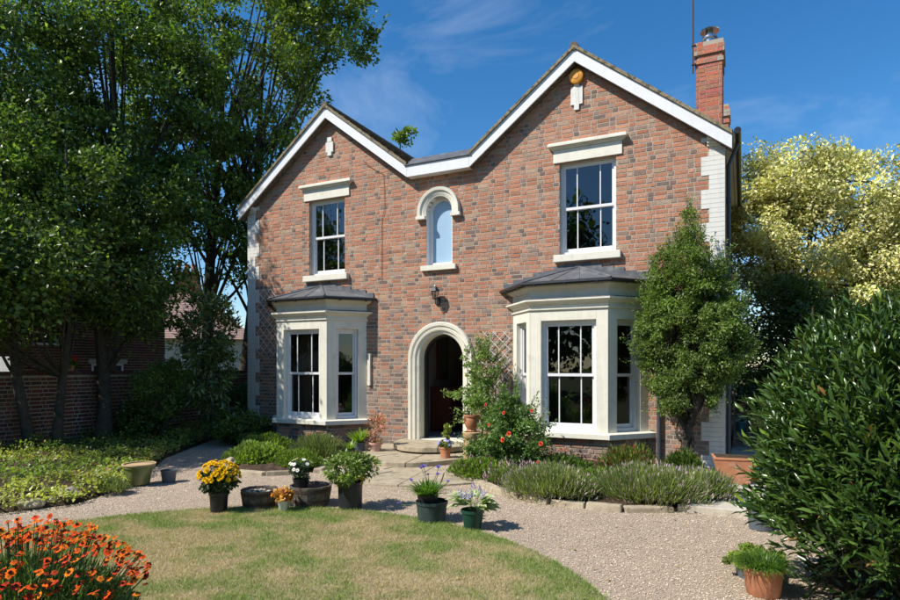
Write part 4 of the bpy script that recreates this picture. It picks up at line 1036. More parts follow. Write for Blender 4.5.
# ================================================================== big glossy shrub at the right
bush = thing('glossy_shrub', 'large dark glossy shrub with long pointed leaves filling the right foreground', 'shrub', (1.35, -5.6, 0))
rg = np.random.default_rng(5)
C0 = np.array([0.0, 0, .98]); RR = np.array([1.24, 1.10, 1.22])
n = 3000; g = norm(rg.normal(size=(n, 3))); g[:, 2] = np.abs(g[:, 2]*1.0)-.95*rg.random(n); g = norm(g)
hz = np.linalg.norm(g[:, :2], axis=1, keepdims=True); gx = g.copy(); low = (g[:, 2] < .25); gx[low, :2] = g[low, :2]/hz[low]*.98
S0 = C0+gx*RR*(.55+.30*rg.random((n, 1))); lump = 1+.12*np.sin(5*g[:, :1]+2)*np.cos(4*g[:, 2:]+1)
S0[:, 2] = np.maximum(S0[:, 2], .10)
D = norm(g*.70+np.array([-.22, -.05, .95])+rg.normal(size=(n, 3))*.24)
SLn = (.26+.22*rg.random(n))*lump[:, 0]
sb = MB()
lp, la, ln, ll = [], [], [], []
for i in range(n):
    m_ = 13; side = norm(np.cross(D[i:i+1], rg.normal(size=(1, 3))))[0]; up2 = np.cross(D[i], side)
    for j_ in range(m_):
        q = .12+.88*j_/(m_-1); pos = S0[i]+D[i]*SLn[i]*q; ph = j_*2.4
        rad = side*math.cos(ph)+up2*math.sin(ph); op = .58 if j_ < m_-2 else .2
        lp.append(pos); la.append(D[i]*.8+rad*op); ln.append(D[i]*.6-rad*.8+np.array([0, 0, .3])); ll.append((.080+.060*rg.random())*(1 if j_ < m_-1 else .8))
    if i % 2 == 0: sb.tube([S0[i]-D[i]*.15, S0[i]+D[i]*SLn[i]*.5, S0[i]+D[i]*SLn[i]], [.005, .004, .002], 3)
lp, la, ln, ll = map(np.array, (lp, la, ln, ll)); la = norm(la)
N0 = len(lp)
lt = pal(N0, [(.045, .095, .018), (.06, .12, .022), (.095, .16, .032), (.032, .07, .018)], .3, rg)
newg = rg.random(N0) < .05; lt[newg] = lt[newg]*np.array([2.4, 2.0, 1.3]); old = rg.random(N0) < .008; lt[old] = (.30, .16, .05)
camL = np.array([-1.35, -5.4, 1.75])
dist = np.linalg.norm(lp-camL, axis=1)
# leaves that are inside the frame and at the outside of the shrub
a_ = R(26.03); rel = lp-camL; dep = -rel[:, 0]*math.sin(a_)+rel[:, 1]*math.cos(a_); uu = 450+600*(rel[:, 0]*math.cos(a_)+rel[:, 1]*math.sin(a_))/dep; vv = 367-600*rel[:, 2]/dep
rank = dist+np.where((uu < 895) & (vv < 598) & (vv > 0), 0, 50)
order = np.argsort(rank); first = order[:300]; rest = order[300:]
leaf_cloud('foliage', lp[rest], la[rest], ln[rest], ll[rest], ll[rest]*.26, lt[rest], M['gloss_leaf'], bush, world=False, long=True, kind='stuff', fold=.2)
lv, lf, lc = leaf_geo(np.zeros((1, 3)), np.array([[0, 0, 1.]]), np.array([[0, -1., 0]]), 1.0, .26, np.ones((1, 3)), .2, True)
LME = bpy.data.meshes.new('leaf'); LME.from_pydata([tuple(v) for v in lv], [], [tuple(int(q) for q in f) for f in lf]); LME.materials.append(M['gloss_leaf1'])
def leaf_matrix(p, a, nn, l):
    A = Vector(a).normalized(); S = A.cross(Vector(nn)).normalized(); Nn = S.cross(A)
    # local z -> A, local -y -> N, local x -> S
    m3 = Matrix((S, -Nn, A)).transposed().to_4x4()
    return Matrix.Translation(p) @ m3 @ Matrix.Scale(l, 4)
for i in first: inst('leaf', LME, leaf_matrix(lp[i], la[i], ln[i], ll[i]), bush, lt[i], world=False)
sb.build('stems', M['stem'], bush, world=False)
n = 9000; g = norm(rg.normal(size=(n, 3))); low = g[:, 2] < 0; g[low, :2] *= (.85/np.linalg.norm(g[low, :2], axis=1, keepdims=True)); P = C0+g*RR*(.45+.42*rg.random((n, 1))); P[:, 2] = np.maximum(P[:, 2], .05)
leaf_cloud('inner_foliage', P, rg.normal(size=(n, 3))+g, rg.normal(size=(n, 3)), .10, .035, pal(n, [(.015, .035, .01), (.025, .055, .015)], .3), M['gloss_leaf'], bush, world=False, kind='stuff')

# ================================================================== plants
def strap(P, A, L, W, T, droop=.5, seg=4, fold=0):
    n = len(P); A = norm(A); S = norm(np.cross(A, np.array([[0, 0, 1.]]))+1e-4); L = np.broadcast_to(np.asarray(L, float).reshape(-1, 1), (n, 1)); W = np.broadcast_to(np.asarray(W, float).reshape(-1, 1), (n, 1))
    rows = []
    for j_ in range(seg+1):
        t_ = j_/seg; c = P+A*L*t_+np.array([0, 0, -1])*L*droop*t_*t_; w_ = W*.5*(1-t_**2.2 if j_ < seg else 0.02)
        rows += [c-S*w_, c+S*w_]
    V = np.stack(rows, 1); F = []
    for j_ in range(seg): F += [[2*j_, 2*j_+1, 2*j_+3], [2*j_, 2*j_+3, 2*j_+2]]
    F = np.array(F); k = 2*(seg+1)
    return V.reshape(-1, 3), (F[None]+(np.arange(n)*k)[:, None, None]).reshape(-1, 3), np.repeat(T, k, 0)
def straps(name, n, base_r, spread, L, W, cols, parent, z0=0, droop=.5, m='leaf', off=(0, 0), upb=1.0, seed=3, kind=None):
    g = np.random.default_rng(seed); a_ = g.random(n)*6.283; r_ = base_r*np.sqrt(g.random(n))
    P = np.stack([off[0]+r_*np.cos(a_), off[1]+r_*np.sin(a_), np.full(n, z0)], 1); b2 = a_+g.normal(size=n)*.4
    A = np.stack([np.cos(b2)*spread*g.random(n), np.sin(b2)*spread*g.random(n), np.full(n, upb)], 1)
    V, F, C = strap(P, A, L*(.6+.5*g.random(n)), W*(.7+.5*g.random(n)), pal(n, cols, .25, g), droop)
    return tri_mesh(name, V, F, C, M[m], parent, False, kind)
def head_mesh(name, npet, l, w_, cup, pc, cc, cr, layers=1, cz=.004):
    V, F, C = [], [], []
    for ly in range(layers):
        cu = cup+ly*.45; ll_ = l*(1-.22*ly)
        for i in range(npet):
            a_ = 6.283*(i+.5*ly)/npet; ca, sa = math.cos(a_), math.sin(a_); cc_, sc_ = math.cos(cu), math.sin(cu)
            def pt(r_, s_, dz=0): return (ca*r_*cc_-sa*s_, sa*r_*cc_+ca*s_, r_*sc_+dz)
            n0 = len(V); V += [pt(cr*.5, 0), pt(ll_*.6, w_/2), pt(ll_, 0, .002), pt(ll_*.6, -w_/2)]; F += [(n0, n0+1, n0+2), (n0, n0+2, n0+3)]
            k_ = .85+.3*rnd.random(); C += [tuple(c*k_*.7 for c in pc)]+[tuple(c*k_ for c in pc)]*3
    if cr > 0:
        n0 = len(V)
        for i in range(7): a_ = 6.283*i/7; V.append((cr*math.cos(a_), cr*math.sin(a_), cz*.4)); C.append(cc)
        V.append((0, 0, cz+cr*.6)); C.append(tuple(c*.7 for c in cc)); F += [(n0+i, n0+(i+1) % 7, n0+7) for i in range(7)]
    me = bpy.data.meshes.new(name); me.from_pydata(V, [], F); a = me.color_attributes.new('Col', 'FLOAT_COLOR', 'POINT')
    a.data.foreach_set('color', np.array([(*c, 1) for c in C], np.float32).ravel()); me.materials.append(M['petal']); return me
def heads(name, me, pts, nrm, sc_, parent):
    for p, nn, s_ in zip(pts, nrm, sc_):
        q = Vector(nn).to_track_quat('Z', 'Y'); inst(name, me, Matrix.LocRotScale(Vector(p), q, Vector((s_, s_, s_))), parent, world=False)
def pot(name, label, cat, loc, prof, m, k=28, group=None, warp=None, inner=.012):
    """prof: outer profile bottom to top"""
    t = thing(name, label, cat, loc, group=group); H = prof[-1][1]; rt = prof[-1][0]
    b_ = MB(); b_.lathe(prof+[(rt-inner, H), (rt-inner*1.2, H-.05), (.001, H-.052)], k, warp=warp)
    b_.build('pot', M[m], t, False, smooth=True)
    b_ = MB(); b_.lathe([(rt-inner*1.25, H-.05), (rt-inner*1.25, H-.035), (.001, H-.025)], k); b_.build('soil', M['soil'], t, False)
    return t
def cloud(name, parent, c, r, n, Ls, cols, seed, m='leaf', asp=.5, ncl=30, clr=.08, up=.6, flat=.8, lo=.3, long=False, kind=None):
    g = np.random.default_rng(seed); C = ellip_pts(ncl, c, r, g, lo); C[:, 2] = np.maximum(C[:, 2], .02)
    P, A, N, L, W, T = clumps_leaves(C, clr, n, Ls, cols, c, asp=asp, rg=g, up=up, flat=flat)
    P[:, 2] = np.maximum(P[:, 2], .01)
    return leaf_cloud(name, P, A, N, L, W, T, M[m], parent, world=False, long=long, kind=kind)
def stems(parent, base, tips, r_, m='stem', name='stems', k=4, sag=.1):
    b_ = MB(); g = np.random.default_rng(1)
    for tp in tips:
        a = np.array(base, float)+g.normal(size=3)*np.array([.02, .02, 0]); tp = np.array(tp, float); mid = (a+tp)/2+np.array([0, 0, sag*np.linalg.norm(tp-a)])
        b_.tube(bez(a, mid, tp, 5), [r_, r_*.9, r_*.8, r_*.6, r_*.4], k)
    return b_.build(name, M[m], parent, False)
def dome(n, c, r, seed, zmin=.1):
    g = np.random.default_rng(seed); d = norm(g.normal(size=(n*3, 3))); d = d[d[:, 2] > zmin][:n]
    return np.array(c)+d*np.array(r), d+np.array([0, -.35, .3])

BK = [(.105, 0), (.115, .01), (.125, .2), (.135, .205), (.135, .24)]
# yellow chrysanthemum
t = pot('potted_chrysanthemum', 'yellow chrysanthemum in a black plastic pot at the edge of the lawn', 'potted plant', (-5.66, -5.74, 0), [(.088, 0), (.095, .008), (.108, .215), (.118, .22), (.118, .255)], 'black')
cloud('foliage', t, (0, 0, .38), (.19, .19, .14), 2600, .045, [(.03, .06, .02), (.05, .09, .03)], 51, ncl=36, clr=.06)
P, N = dome(135, (0, 0, .42), (.245, .235, .20), 52, -.05); stems(t, (0, 0, .22), P, .003)
hm = head_mesh('flower', 12, .030, .014, .25, (.80, .47, .01), (.72, .36, .01), .008, 2)
heads('flower', hm, P, N, .75+.5*rng.random(len(P)), t)
# half barrels
def barrel(label, loc, r_, h_):
    t = thing('half_barrel', label, 'barrel planter', loc, group='weathered oak half barrels on the gravel')
    ns = 18
    for i in range(ns):
        a0 = 6.283*i/ns+.012; a1 = 6.283*(i+1)/ns-.012; b_ = MB(); vs = []
        for zz, rr in ((0, r_*.84), (h_*.5, r_*.94), (h_+rnd.uniform(-.006, .006), r_)):
            for a_, q in ((a0, 0), (a1, 0), (a1, .025), (a0, .025)): vs.append(((rr-q)*math.cos(a_), (rr-q)*math.sin(a_), zz))
        fs = [(0, 3, 2, 1), (8, 9, 10, 11)]+[(l*4+j_, l*4+(j_+1) % 4, (l+1)*4+(j_+1) % 4, (l+1)*4+j_) for l in (0, 1) for j_ in range(4)]
        b_.add(vs, fs); b_.build('stave', M['oldwood'], t, False)
    for zz in (.22, .72):
        rr = r_*(.84+.16*zz)+.002; b_ = MB(); b_.lathe([(rr-.01, zz*h_), (rr+.004, zz*h_), (rr+.007, zz*h_+.04), (rr-.008, zz*h_+.04)], 36); b_.build('hoop', M['hoop'], t, False, smooth=True)
    b_ = MB(); b_.lathe([(r_*.9, h_-.06), (r_*.6, h_-.045), (.001, h_-.03)], 24); b_.build('soil', M['soil'], t, False)
    return t
t = barrel('half barrel of bare earth and stones behind the yellow chrysanthemum', (-5.42, -5.32, 0), .225, .23)
for i in range(14):
    a_ = rnd.random()*6.28; r_ = .15*rnd.random()**.5; b_ = MB(); s_ = rnd.uniform(.018, .04)
    b_.lathe([(.001, -s_*.6), (s_*.9, -s_*.2), (s_, .2*s_), (.5*s_, .7*s_), (.001, s_*.8)], 7, Matrix.Translation((r_*math.cos(a_), r_*math.sin(a_), .2)) @ Matrix.Rotation(rnd.random()*3, 4, 'X')); b_.build('stone', M['stone2'], t, False, smooth=True)
barrel('larger half barrel holding the white daisies', (-4.93, -4.93, 0), .262, .255)
t = pot('potted_daisies', 'white daisies in a dark pot standing inside the larger half barrel', 'potted plant', (-5.05, -4.98, .21), [(.08, 0), (.10, .1), (.105, .12)], 'black')
cloud('foliage', t, (0, 0, .2), (.12, .12, .13), 2200, .035, [(.04, .075, .035), (.06, .10, .05)], 53, ncl=30, clr=.045, asp=.3)
P, N = dome(20, (0, 0, .24), (.17, .16, .14), 54); stems(t, (0, 0, .1), P, .0022)
hm = head_mesh('flower', 14, .030, .009, .1, (.80, .80, .76), (.75, .48, .03), .009, 1)
heads('flower', hm, P, N, .8+.35*rng.random(len(P)), t)
# small white pot with amber leaves
t = pot('potted_heuchera', 'small amber-leaved plant in a little white pot in front of the larger half barrel', 'potted plant', (-4.99, -5.37, 0), [(.045, 0), (.05, .005), (.065, .12), (.07, .125), (.07, .14)], 'whitepot')
cloud('foliage', t, (0, 0, .19), (.09, .09, .055), 420, .055, [(.55, .26, .05), (.62, .38, .10), (.42, .14, .05)], 55, ncl=16, clr=.04, asp=.8)
# black tub with shrub
t = pot('potted_shrub', 'leafy green shrub in a tall black tub between the barrel and the agapanthus', 'potted plant', (-4.36, -4.88, 0), [(.13, 0), (.142, .012), (.152, .30), (.160, .305), (.160, .335)], 'black')
cloud('foliage', t, (0, 0, .50), (.30, .27, .18), 2300, .058, [(.12, .19, .04), (.18, .26, .05), (.25, .32, .08)], 56, ncl=34, clr=.075, asp=.42)
P, N = dome(26, (0, 0, .5), (.27, .25, .2), 57, -.2); stems(t, (0, 0, .28), P, .005, 'bark')
g_ = np.random.default_rng(58); P = np.array([(.22, -.1, .45), (.25, -.05, .42), (.17, -.12, .5), (.28, .0, .40), (.24, -.08, .38)])
leaf_cloud('yellow_leaves', P, g_.normal(size=(5, 3))+np.array([.5, 0, -.8]), g_.normal(size=(5, 3)), .07, .02, np.array([(.7, .4, .03)]*5), M['leaf'], t, world=False)
# agapanthus in slate bucket
t = pot('potted_agapanthus', 'agapanthus with nodding violet flowers in a ribbed grey-green bucket', 'potted plant', (-3.17, -4.98, 0), [(.14, 0), (.155, .01), (.175, .20), (.185, .205), (.185, .235)], 'slategreen', 40, warp=lambda a_, z: 1+.02*math.sin(20*a_))
b_ = MB(); b_.lathe([(.11, .2), (.125, .31), (.118, .31), (.11, .28), (.001, .27)], 24, Matrix.Translation((-.05, 0, 0))); b_.build('inner_pot', M['black'], t, False, smooth=True)
straps('leaf_blades', 260, .08, 1.2, .38, .022, [(.12, .24, .03), (.17, .30, .04), (.09, .18, .03)], t, .27, .45, off=(-.05, 0), seed=4)
AG = [(-.16, .05, .58), (-.05, -.1, .62), (.06, .05, .60), (.12, -.08, .55), (-.23, -.06, .45), (-.1, .1, .50), (.2, .02, .46), (-.38, -.1, .18)]
b_ = MB()
for i, (x_, y_, z_) in enumerate(AG): b_.tube(bez(np.array([-.05, 0, .27]), np.array([x_*.5, y_*.5, z_*.8]), np.array([x_, y_, z_]), 6), .004, 4)
b_.build('flower_stalks', M['stem'], t, False)
hm = head_mesh('flower_cluster', 9, .042, .012, .5, (.17, .13, .50), (.13, .09, .38), .008, 2)
heads('flower_cluster', hm, AG, [(0, -.3, 1)]*len(AG), [1.0, 1.2, 1.1, .9, .9, .7, .8, .6], t)
# hosta in green bucket
t = pot('potted_hosta', 'variegated hosta with pale lilac flowers in a dark green bucket', 'potted plant', (-2.62, -5.08, 0), [(.085, 0), (.09, .006), (.118, .18), (.128, .185), (.128, .215)], 'greenplastic')
g_ = np.random.default_rng(60); n = 64; a_ = g_.random(n)*6.283; r_ = .05+.11*g_.random(n); el = g_.random(n)
P = np.stack([r_*np.cos(a_), r_*np.sin(a_), .23+.10*el], 1); A = np.stack([np.cos(a_), np.sin(a_), .15+.5*el-.3*(1-el)], 1); N = np.stack([-np.cos(a_)*.4, -np.sin(a_)*.4-.2, np.ones(n)], 1)
V_, F_, C_ = leaf_geo(np.zeros((1, 3)), np.array([[0, 0, 1.]]), np.array([[0, -1., 0]]), 1.0, .62, np.ones((1, 3)), .1, True)
C_ = np.array([(.60, .60, .36) if i in (1, 2, 3, 4, 5) else (.10, .21, .04) for i in range(8)])
HL = bpy.data.meshes.new('leaf'); HL.from_pydata([tuple(v) for v in V_], [], [tuple(int(q) for q in f) for f in F_])
aa = HL.color_attributes.new('Col', 'FLOAT_COLOR', 'POINT'); aa.data.foreach_set('color', np.concatenate([C_, np.ones((8, 1))], 1).astype(np.float32).ravel()); HL.materials.append(M['leaf1'])
for i in range(n): inst('leaf', HL, leaf_matrix(P[i], A[i], N[i], .135*(.8+.4*g_.random())), t, world=False)
tips = [(.16*math.cos(i*2.4)*(.4+.6*rnd.random()), .13*math.sin(i*2.4), .38+.10*rnd.random()) for i in range(13)]
stems(t, (0, 0, .2), tips, .003)
V, N = [], []
for tp in tips:
    for j_ in range(5): V.append((tp[0]+rnd.uniform(-.02, .02), tp[1]+rnd.uniform(-.02, .02), tp[2]-.012*j_)); N.append((rnd.uniform(-1, 1), rnd.uniform(-1, 1), .2))
hm = head_mesh('flower', 5, .020, .009, .7, (.52, .46, .68), (.5, .45, .6), .003, 1); heads('flower', hm, V, N, [1]*len(V), t)
# pots by the door
t = pot('potted_pansies', 'violet pansies and a tiny golden conifer in a terracotta pot on the lower step', 'potted plant', (-4.82, -1.32, .115), [(.085, 0), (.095, .16), (.105, .165), (.105, .2)], 'terracotta')
cloud('foliage', t, (0, 0, .23), (.11, .11, .05), 500, .035, G_M, 61, ncl=14, clr=.04)
P, N = dome(34, (0, 0, .24), (.15, .14, .09), 62, 0); hm = head_mesh('flower', 5, .026, .026, .2, (.30, .28, .68), (.7, .6, .1), .005, 1); heads('flower', hm, P, N, .8+.4*rng.random(len(P)), t)
cloud('conifer', t, (.02, .02, .42), (.055, .055, .20), 1500, .03, [(.22, .28, .04), (.30, .34, .06)], 63, ncl=20, clr=.03, asp=.35)
t = pot('potted_fuchsia', 'pink-leaved plant in a small pink clay pot left of the door steps', 'potted plant', (-6.42, -1.15, .05), [(.085, 0), (.09, .01), (.11, .19), (.125, .195), (.125, .235)], 'pinkclay')
cloud('foliage', t, (0, 0, .50), (.17, .15, .30), 520, .075, [(.62, .26, .24), (.68, .38, .32), (.28, .26, .10), (.52, .18, .18)], 64, ncl=26, clr=.07, asp=.35)
P, N = dome(12, (0, 0, .5), (.15, .13, .33), 65, -.2); stems(t, (0, 0, .2), P, .005, 'bark')
t = pot('potted_bear_breeches', 'bright green strappy plant in a dark pot beside the left bay', 'potted plant', (-6.75, -1.25, .06), [(.12, 0), (.13, .18), (.14, .19), (.14, .22)], 'greyplastic')
straps('leaf_blades', 60, .06, 1.3, .42, .05, [(.22, .34, .04), (.28, .40, .06), (.14, .26, .03)], t, .2, .25, seed=6)
t = pot('potted_lilies', 'young bright green lily shoots in a dark pot just left of the pink pot', 'potted plant', (-6.60, -1.75, .06), [(.09, 0), (.11, .14), (.115, .16)], 'black')
straps('leaf_blades', 36, .05, 1.1, .26, .035, [(.24, .36, .05), (.16, .28, .04)], t, .14, .2, seed=7)
# solar light
t = thing('solar_light', 'small white-topped solar stake light in the bed below the left bay', 'garden light', (-7.15, -1.55, .08))
b_ = MB(); b_.tube([(0, 0, 0), (0, 0, .26)], .008, 6); b_.build('stake', M['steel'], t, False); b_ = MB(); b_.lathe([(.03, .26), (.035, .30), (.03, .33), (.001, .345)], 12); b_.build('lamp_head', M['white'], t, False, smooth=True)
# tall clay chimney pot with urn and climbing rose
t = thing('clay_chimney_pot', 'tall buff clay chimney pot used as a plinth right of the door steps', 'planter', (-4.26, -1.42, .05))
b_ = MB(); b_.lathe([(.155, 0), (.165, .02), (.165, .07), (.145, .08), (.14, .45), (.15, .46), (.165, .50), (.17, .56), (.155, .57), (.13, .57), (.12, .5), (.001, .49)], 28); b_.build('pot', M['buffclay'], t, False, smooth=True)
for i in range(8):
    a_ = 6.283*i/8; b_ = MB(); T_ = Matrix.Rotation(a_, 4, 'Z') @ Matrix.Translation((.141, 0, .27)) @ Matrix.Rotation(R(90), 4, 'Y'); b_.lathe([(.028, 0), (.03, .012), (.018, .016), (.001, .016)], 10, T_); b_.build('roundel', M['buffclay'], t, False, smooth=True)
t = pot('terracotta_urn', 'terracotta urn of bushy climbing rose standing on the clay chimney pot', 'potted plant', (-4.26, -1.42, .62), [(.08, 0), (.09, .015), (.07, .04), (.10, .09), (.135, .18), (.125, .25), (.145, .27), (.145, .30)], 'terracotta')
make_tree('climbing_rose', 'leafy climbing rose trained up the white trellis right of the front door', 'climbing plant', (-4.38, -.75, .3), [(0, .1, 1.3, -.1, .3, .025), (.1, .1, 1.5, .2, .35, .02)],
          [((-.02, .15, 1.4), (.36, .3, .46), 2), ((-.22, .0, .95), (.36, .25, .22), .8), ((.06, .0, .75), (.26, .25, .32), .7), ((.08, -.5, .72), (.24, .16, .26), .6)], 90, .11, 3300, .060, [(.10, .17, .04), (.14, .23, .05), (.19, .28, .07), (.24, .32, .10)], 66, asp=.6, limb_r=.012, shoots=60, shoot_l=.28)
cr = make_tree('rose_bush', 'large rose bush with coral red blooms in front of the right bay', 'shrub', (-3.42, -1.75, .08), [(0, 0, .8, .1, 0, .02), (.1, 0, .8, -.2, .1, .018), (-.1, 0, .7, .3, 0, .018)],
          [((.05, 0, .55), (.62, .5, .44), 2), ((-.05, .05, .92), (.36, .32, .28), .8), ((-.35, -.1, .32), (.4, .35, .22), .5)], 120, .12, 10500, .052, [(.08, .15, .04), (.12, .20, .05), (.17, .26, .07)], 67, m='leaf', asp=.6, limb_r=.01, shoots=90, shoot_l=.25)
hm = head_mesh('rose_bloom', 7, .05, .05, .35, (.72, .10, .05), (.6, .06, .03), .012, 3)
RP = []
for u, v in ((486, 405), (504, 413), (532, 411), (509, 434), (503, 440), (541, 444), (538, 462), (489, 425)):
    p_ = at(u, v, 9.05+rnd.uniform(-.1, .1)); RP.append((p_[0]+3.42, p_[1]+1.75, p_[2]-.08))
heads('rose_bloom', hm, RP, [(-.3+rnd.uniform(-.3, .3), -1, .4) for _ in RP], [.6, .7, .65, .85, .9, .85, .55, .5], cr)
# low mounds
def mound(name, label, x_, y_, r_, h_, n, cols, seed, L=.14, W=.009, tipc=None, ntip=0, cat='shrub', group=None, z0=.08, sx=1.3):
    t = thing(name, label, cat, (x_, y_, z0), group=group); g = np.random.default_rng(seed)
    d = norm(g.normal(size=(n, 3))); d[:, 2] = np.abs(d[:, 2]); q = .25+.7*g.random((n, 1))**.6; bump = 1+.15*np.sin(6*d[:, :1]+seed)*np.cos(5*d[:, 1:2])
    P = d*q*np.array([r_*sx, r_*.8, h_*.85])*bump; A = norm(d*.8+np.array([0, 0, .9])+g.normal(size=(n, 3))*.3)
    N = g.normal(size=(n, 3)); T = pal(n, cols, .3, g)
    leaf_cloud('foliage', P, A, N, L*(.5+1.1*g.random(n)), W, T, M['leaf'], t, world=False)
    if ntip:
        d = norm(g.normal(size=(ntip, 3))); d[:, 2] = np.abs(d[:, 2]); P = d*np.array([r_*sx, r_*.8, h_])*(.85+.42*g.random((ntip, 1))); A = norm(d*.6+np.array([0, 0, 1])+g.normal(size=(ntip, 3))*.25)
        leaf_cloud('flower_spikes', P, A, g.normal(size=(ntip, 3)), .055, .014, pal(ntip, tipc, .25, g), M['petal'], t, world=False, kind='stuff')
        st = P-A*.16; leaf_cloud('flower_stalks', st, A, g.normal(size=(ntip, 3)), .18, .005, pal(ntip, [(.24, .27, .12)], .2, g), M['leaf'], t, world=False)
    return t
LV = [(.25, .31, .10), (.31, .36, .15), (.20, .26, .08), (.38, .42, .17)]; LT = [(.42, .34, .36), (.34, .27, .28), (.50, .42, .40), (.30, .22, .20)]
mound('ivy', 'dark creeping growth round the foot of the clipped evergreen trunk', -.85, -.85, .24, .42, 2200, G_M+G_D, 171, L=.05, W=.03, cat='climbing plant')
mound('lavender', 'rounded grey-green lavender spilling over the edging in front of the right bay', -2.30, -3.33, .42, .33, 8500, LV, 71, tipc=LT, ntip=700, group='lavenders along the gravel')
mound('lavender', 'wide lavender mound at the foot of the clipped evergreen', -1.08, -3.02, .50, .37, 10500, LV, 72, tipc=LT, ntip=900, group='lavenders along the gravel')
mound('lavender', 'smaller faded lavender leaning over the flagstones beside the terracotta trough', -.52, -2.65, .34, .30, 5200, LV, 73, tipc=[(.36, .30, .32), (.3, .24, .27)], ntip=600, group='lavenders along the gravel')
mound('low_shrub', 'yellow-green low shrub between the two lavenders', -1.75, -2.9, .28, .36, 2600, G_B+G_M, 74, L=.05, W=.022)
mound('low_shrub', 'reddish-tipped shrub right below the right bay sill', -1.55, -1.5, .42, .55, 3000, G_M+[(.25, .07, .04)], 75, L=.06, W=.025)
mound('ground_cover_plant', 'low leafy geranium at the foot of the rose bush', -3.6, -2.5, .42, .30, 5200, G_B+G_M, 76, L=.05, W=.032, tipc=[(.5, .25, .4)], ntip=60)
mound('ground_cover_plant', 'pink-flowered sedum between rose bush and lavender', -2.98, -2.8, .30, .26, 2600, G_B+G_M, 77, L=.04, W=.024, tipc=[(.55, .30, .38), (.5, .36, .38)], ntip=220)
mound('ground_cover_plant', 'dark green shrubby plant under the right bay window', -2.6, -1.8, .45, .34, 4200, G_M+G_D, 78, L=.05, W=.028)
mound('low_shrub', 'bright green leafy clump at the front of the left bay bed', -7.7, -2.95, .52, .38, 8000, G_B+G_M+[(.30, .36, .10)], 79, L=.055, W=.042)
mound('santolina', 'feathery grey-green santolina below the left bay window', -7.15, -2.0, .44, .42, 6500, [(.14, .19, .07), (.20, .25, .09), (.26, .28, .13)], 80, L=.10, W=.010)
mound('low_shrub', 'small-leaved green clump beside the stone edging near the black tub', -6.85, -2.95, .40, .30, 5200, G_M+G_B, 81, L=.045, W=.026)
mound('low_shrub', 'yellowish clump in the bed behind the santolina', -8.5, -1.9, .5, .4, 5200, G_B+G_M, 82, L=.055, W=.03)
mound('low_shrub', 'feathery pinkish clump close under the left bay', -7.6, -1.35, .42, .34, 3800, [(.16, .20, .08), (.24, .2, .12)], 83, L=.09, W=.010)
# green glazed pot on the border edge
t = pot('glazed_pot', 'empty olive green glazed pot with cream rim at the edge of the left border', 'pot', (-8.02, -5.05, .02), [(.13, 0), (.145, .015), (.185, .18), (.20, .245), (.218, .25), (.222, .29), (.21, .30)], 'greenglaze', 32, inner=.02)
b_ = MB(); b_.lathe([(.218, .285), (.232, .288), (.232, .306), (.206, .306), (.206, .29)], 32); b_.build('rim', M['buffclay'], t, False, smooth=True)
pot('small_pot', 'small dark grey pot tucked behind the olive green glazed pot', 'pot', (-7.82, -4.70, .0), [(.09, 0), (.11, .16), (.12, .19)], 'greyplastic')
# trough at the corner
t = thing('terracotta_trough', 'flared terracotta trough on the flagstones by the corner of the house', 'planter', (-.12, -1.42, .085), R(8))
b_ = MB(); b_.prism([(-.19, -.15), (.19, -.15), (.19, .15), (-.19, .15)], 0, .34, poly2=[(-.27, -.2), (.27, -.2), (.27, .2), (-.27, .2)]); b_.prism([(-.28, -.21), (.28, -.21), (.28, .21), (-.28, .21)], .3405, .375)
b_.build('pot', M['terracotta'], t, False, bevel=.01); b_ = MB(); b_.box(-.25, .25, -.18, .18, .3755, .38); b_.build('soil', M['soil'], t, False)
pot('grey_pot', 'round dark grey pot on the gravel at the edge of the glossy shrub', 'pot', (.17, -3.72, .0), [(.10, 0), (.115, .01), (.125, .22), (.125, .26)], 'greyplastic')
# terracotta ribbed pot with grass
t = pot('potted_grass', 'spiky green grass in a ribbed terracotta pot in the right foreground', 'potted plant', (.14, -5.80, .0), [(.105, 0), (.115, .01), (.135, .19), (.148, .195), (.148, .225)], 'terracotta', 64, warp=lambda a_, z: 1+.035*abs(math.sin(12*a_+2*z)))
straps('grass_blades', 700, .125, 1.7, .27, .008, [(.10, .19, .03), (.15, .26, .04), (.07, .14, .03)], t, .2, .5, seed=9)
t = pot('potted_sedum', 'low yellow-green sedum in a shallow dark pan just behind the ribbed terracotta pot', 'potted plant', (.10, -5.38, .0), [(.15, 0), (.165, .12), (.17, .15)], 'greyplastic')
cloud('foliage', t, (-.02, 0, .15), (.24, .20, .09), 5200, .022, [(.22, .30, .04), (.30, .36, .06), (.14, .22, .03)], 68, ncl=40, clr=.035, asp=.6)
# staging with stacked pots at the side of the house
t = thing('pot_staging', 'wooden shelf stand of teal and terracotta pots beside the side wall of the house', 'shelf', (.16, 2.9, .085))
for z_ in (.30, .68, 1.06):
    b_ = MB(); b_.box(-.34, .40, -.16, .16, z_, z_+.025); b_.build('shelf', M['oldwood'], t, False)
for x_ in (-.32, .38):
    for y_ in (-.14, .14): b_ = MB(); b_.box(x_-.018, x_+.018, y_-.018, y_+.018, 0, 1.3); b_.build('upright', M['oldwood'], t, False)
pi_ = 0
for zi, z_ in enumerate((.325, .705, 1.085)):
    for xi, x_ in enumerate((-.20, .02, .24)):
        nm = ['teal', 'terracotta', 'dark green'][(xi+zi) % 3]
        pot('stacked_pot', f"{nm} pot, {['left', 'middle', 'right'][xi]} one on the {['lowest', 'middle', 'top'][zi]} shelf of the pot stand", 'pot', (.16+x_, 2.9, .085+z_), [(.065, 0), (.07, .01), (.09, .16), (.1, .165), (.1, .2)], ['teal', 'terracotta', 'greenplastic'][(xi+zi) % 3], 20, group='pots on the stand beside the house')
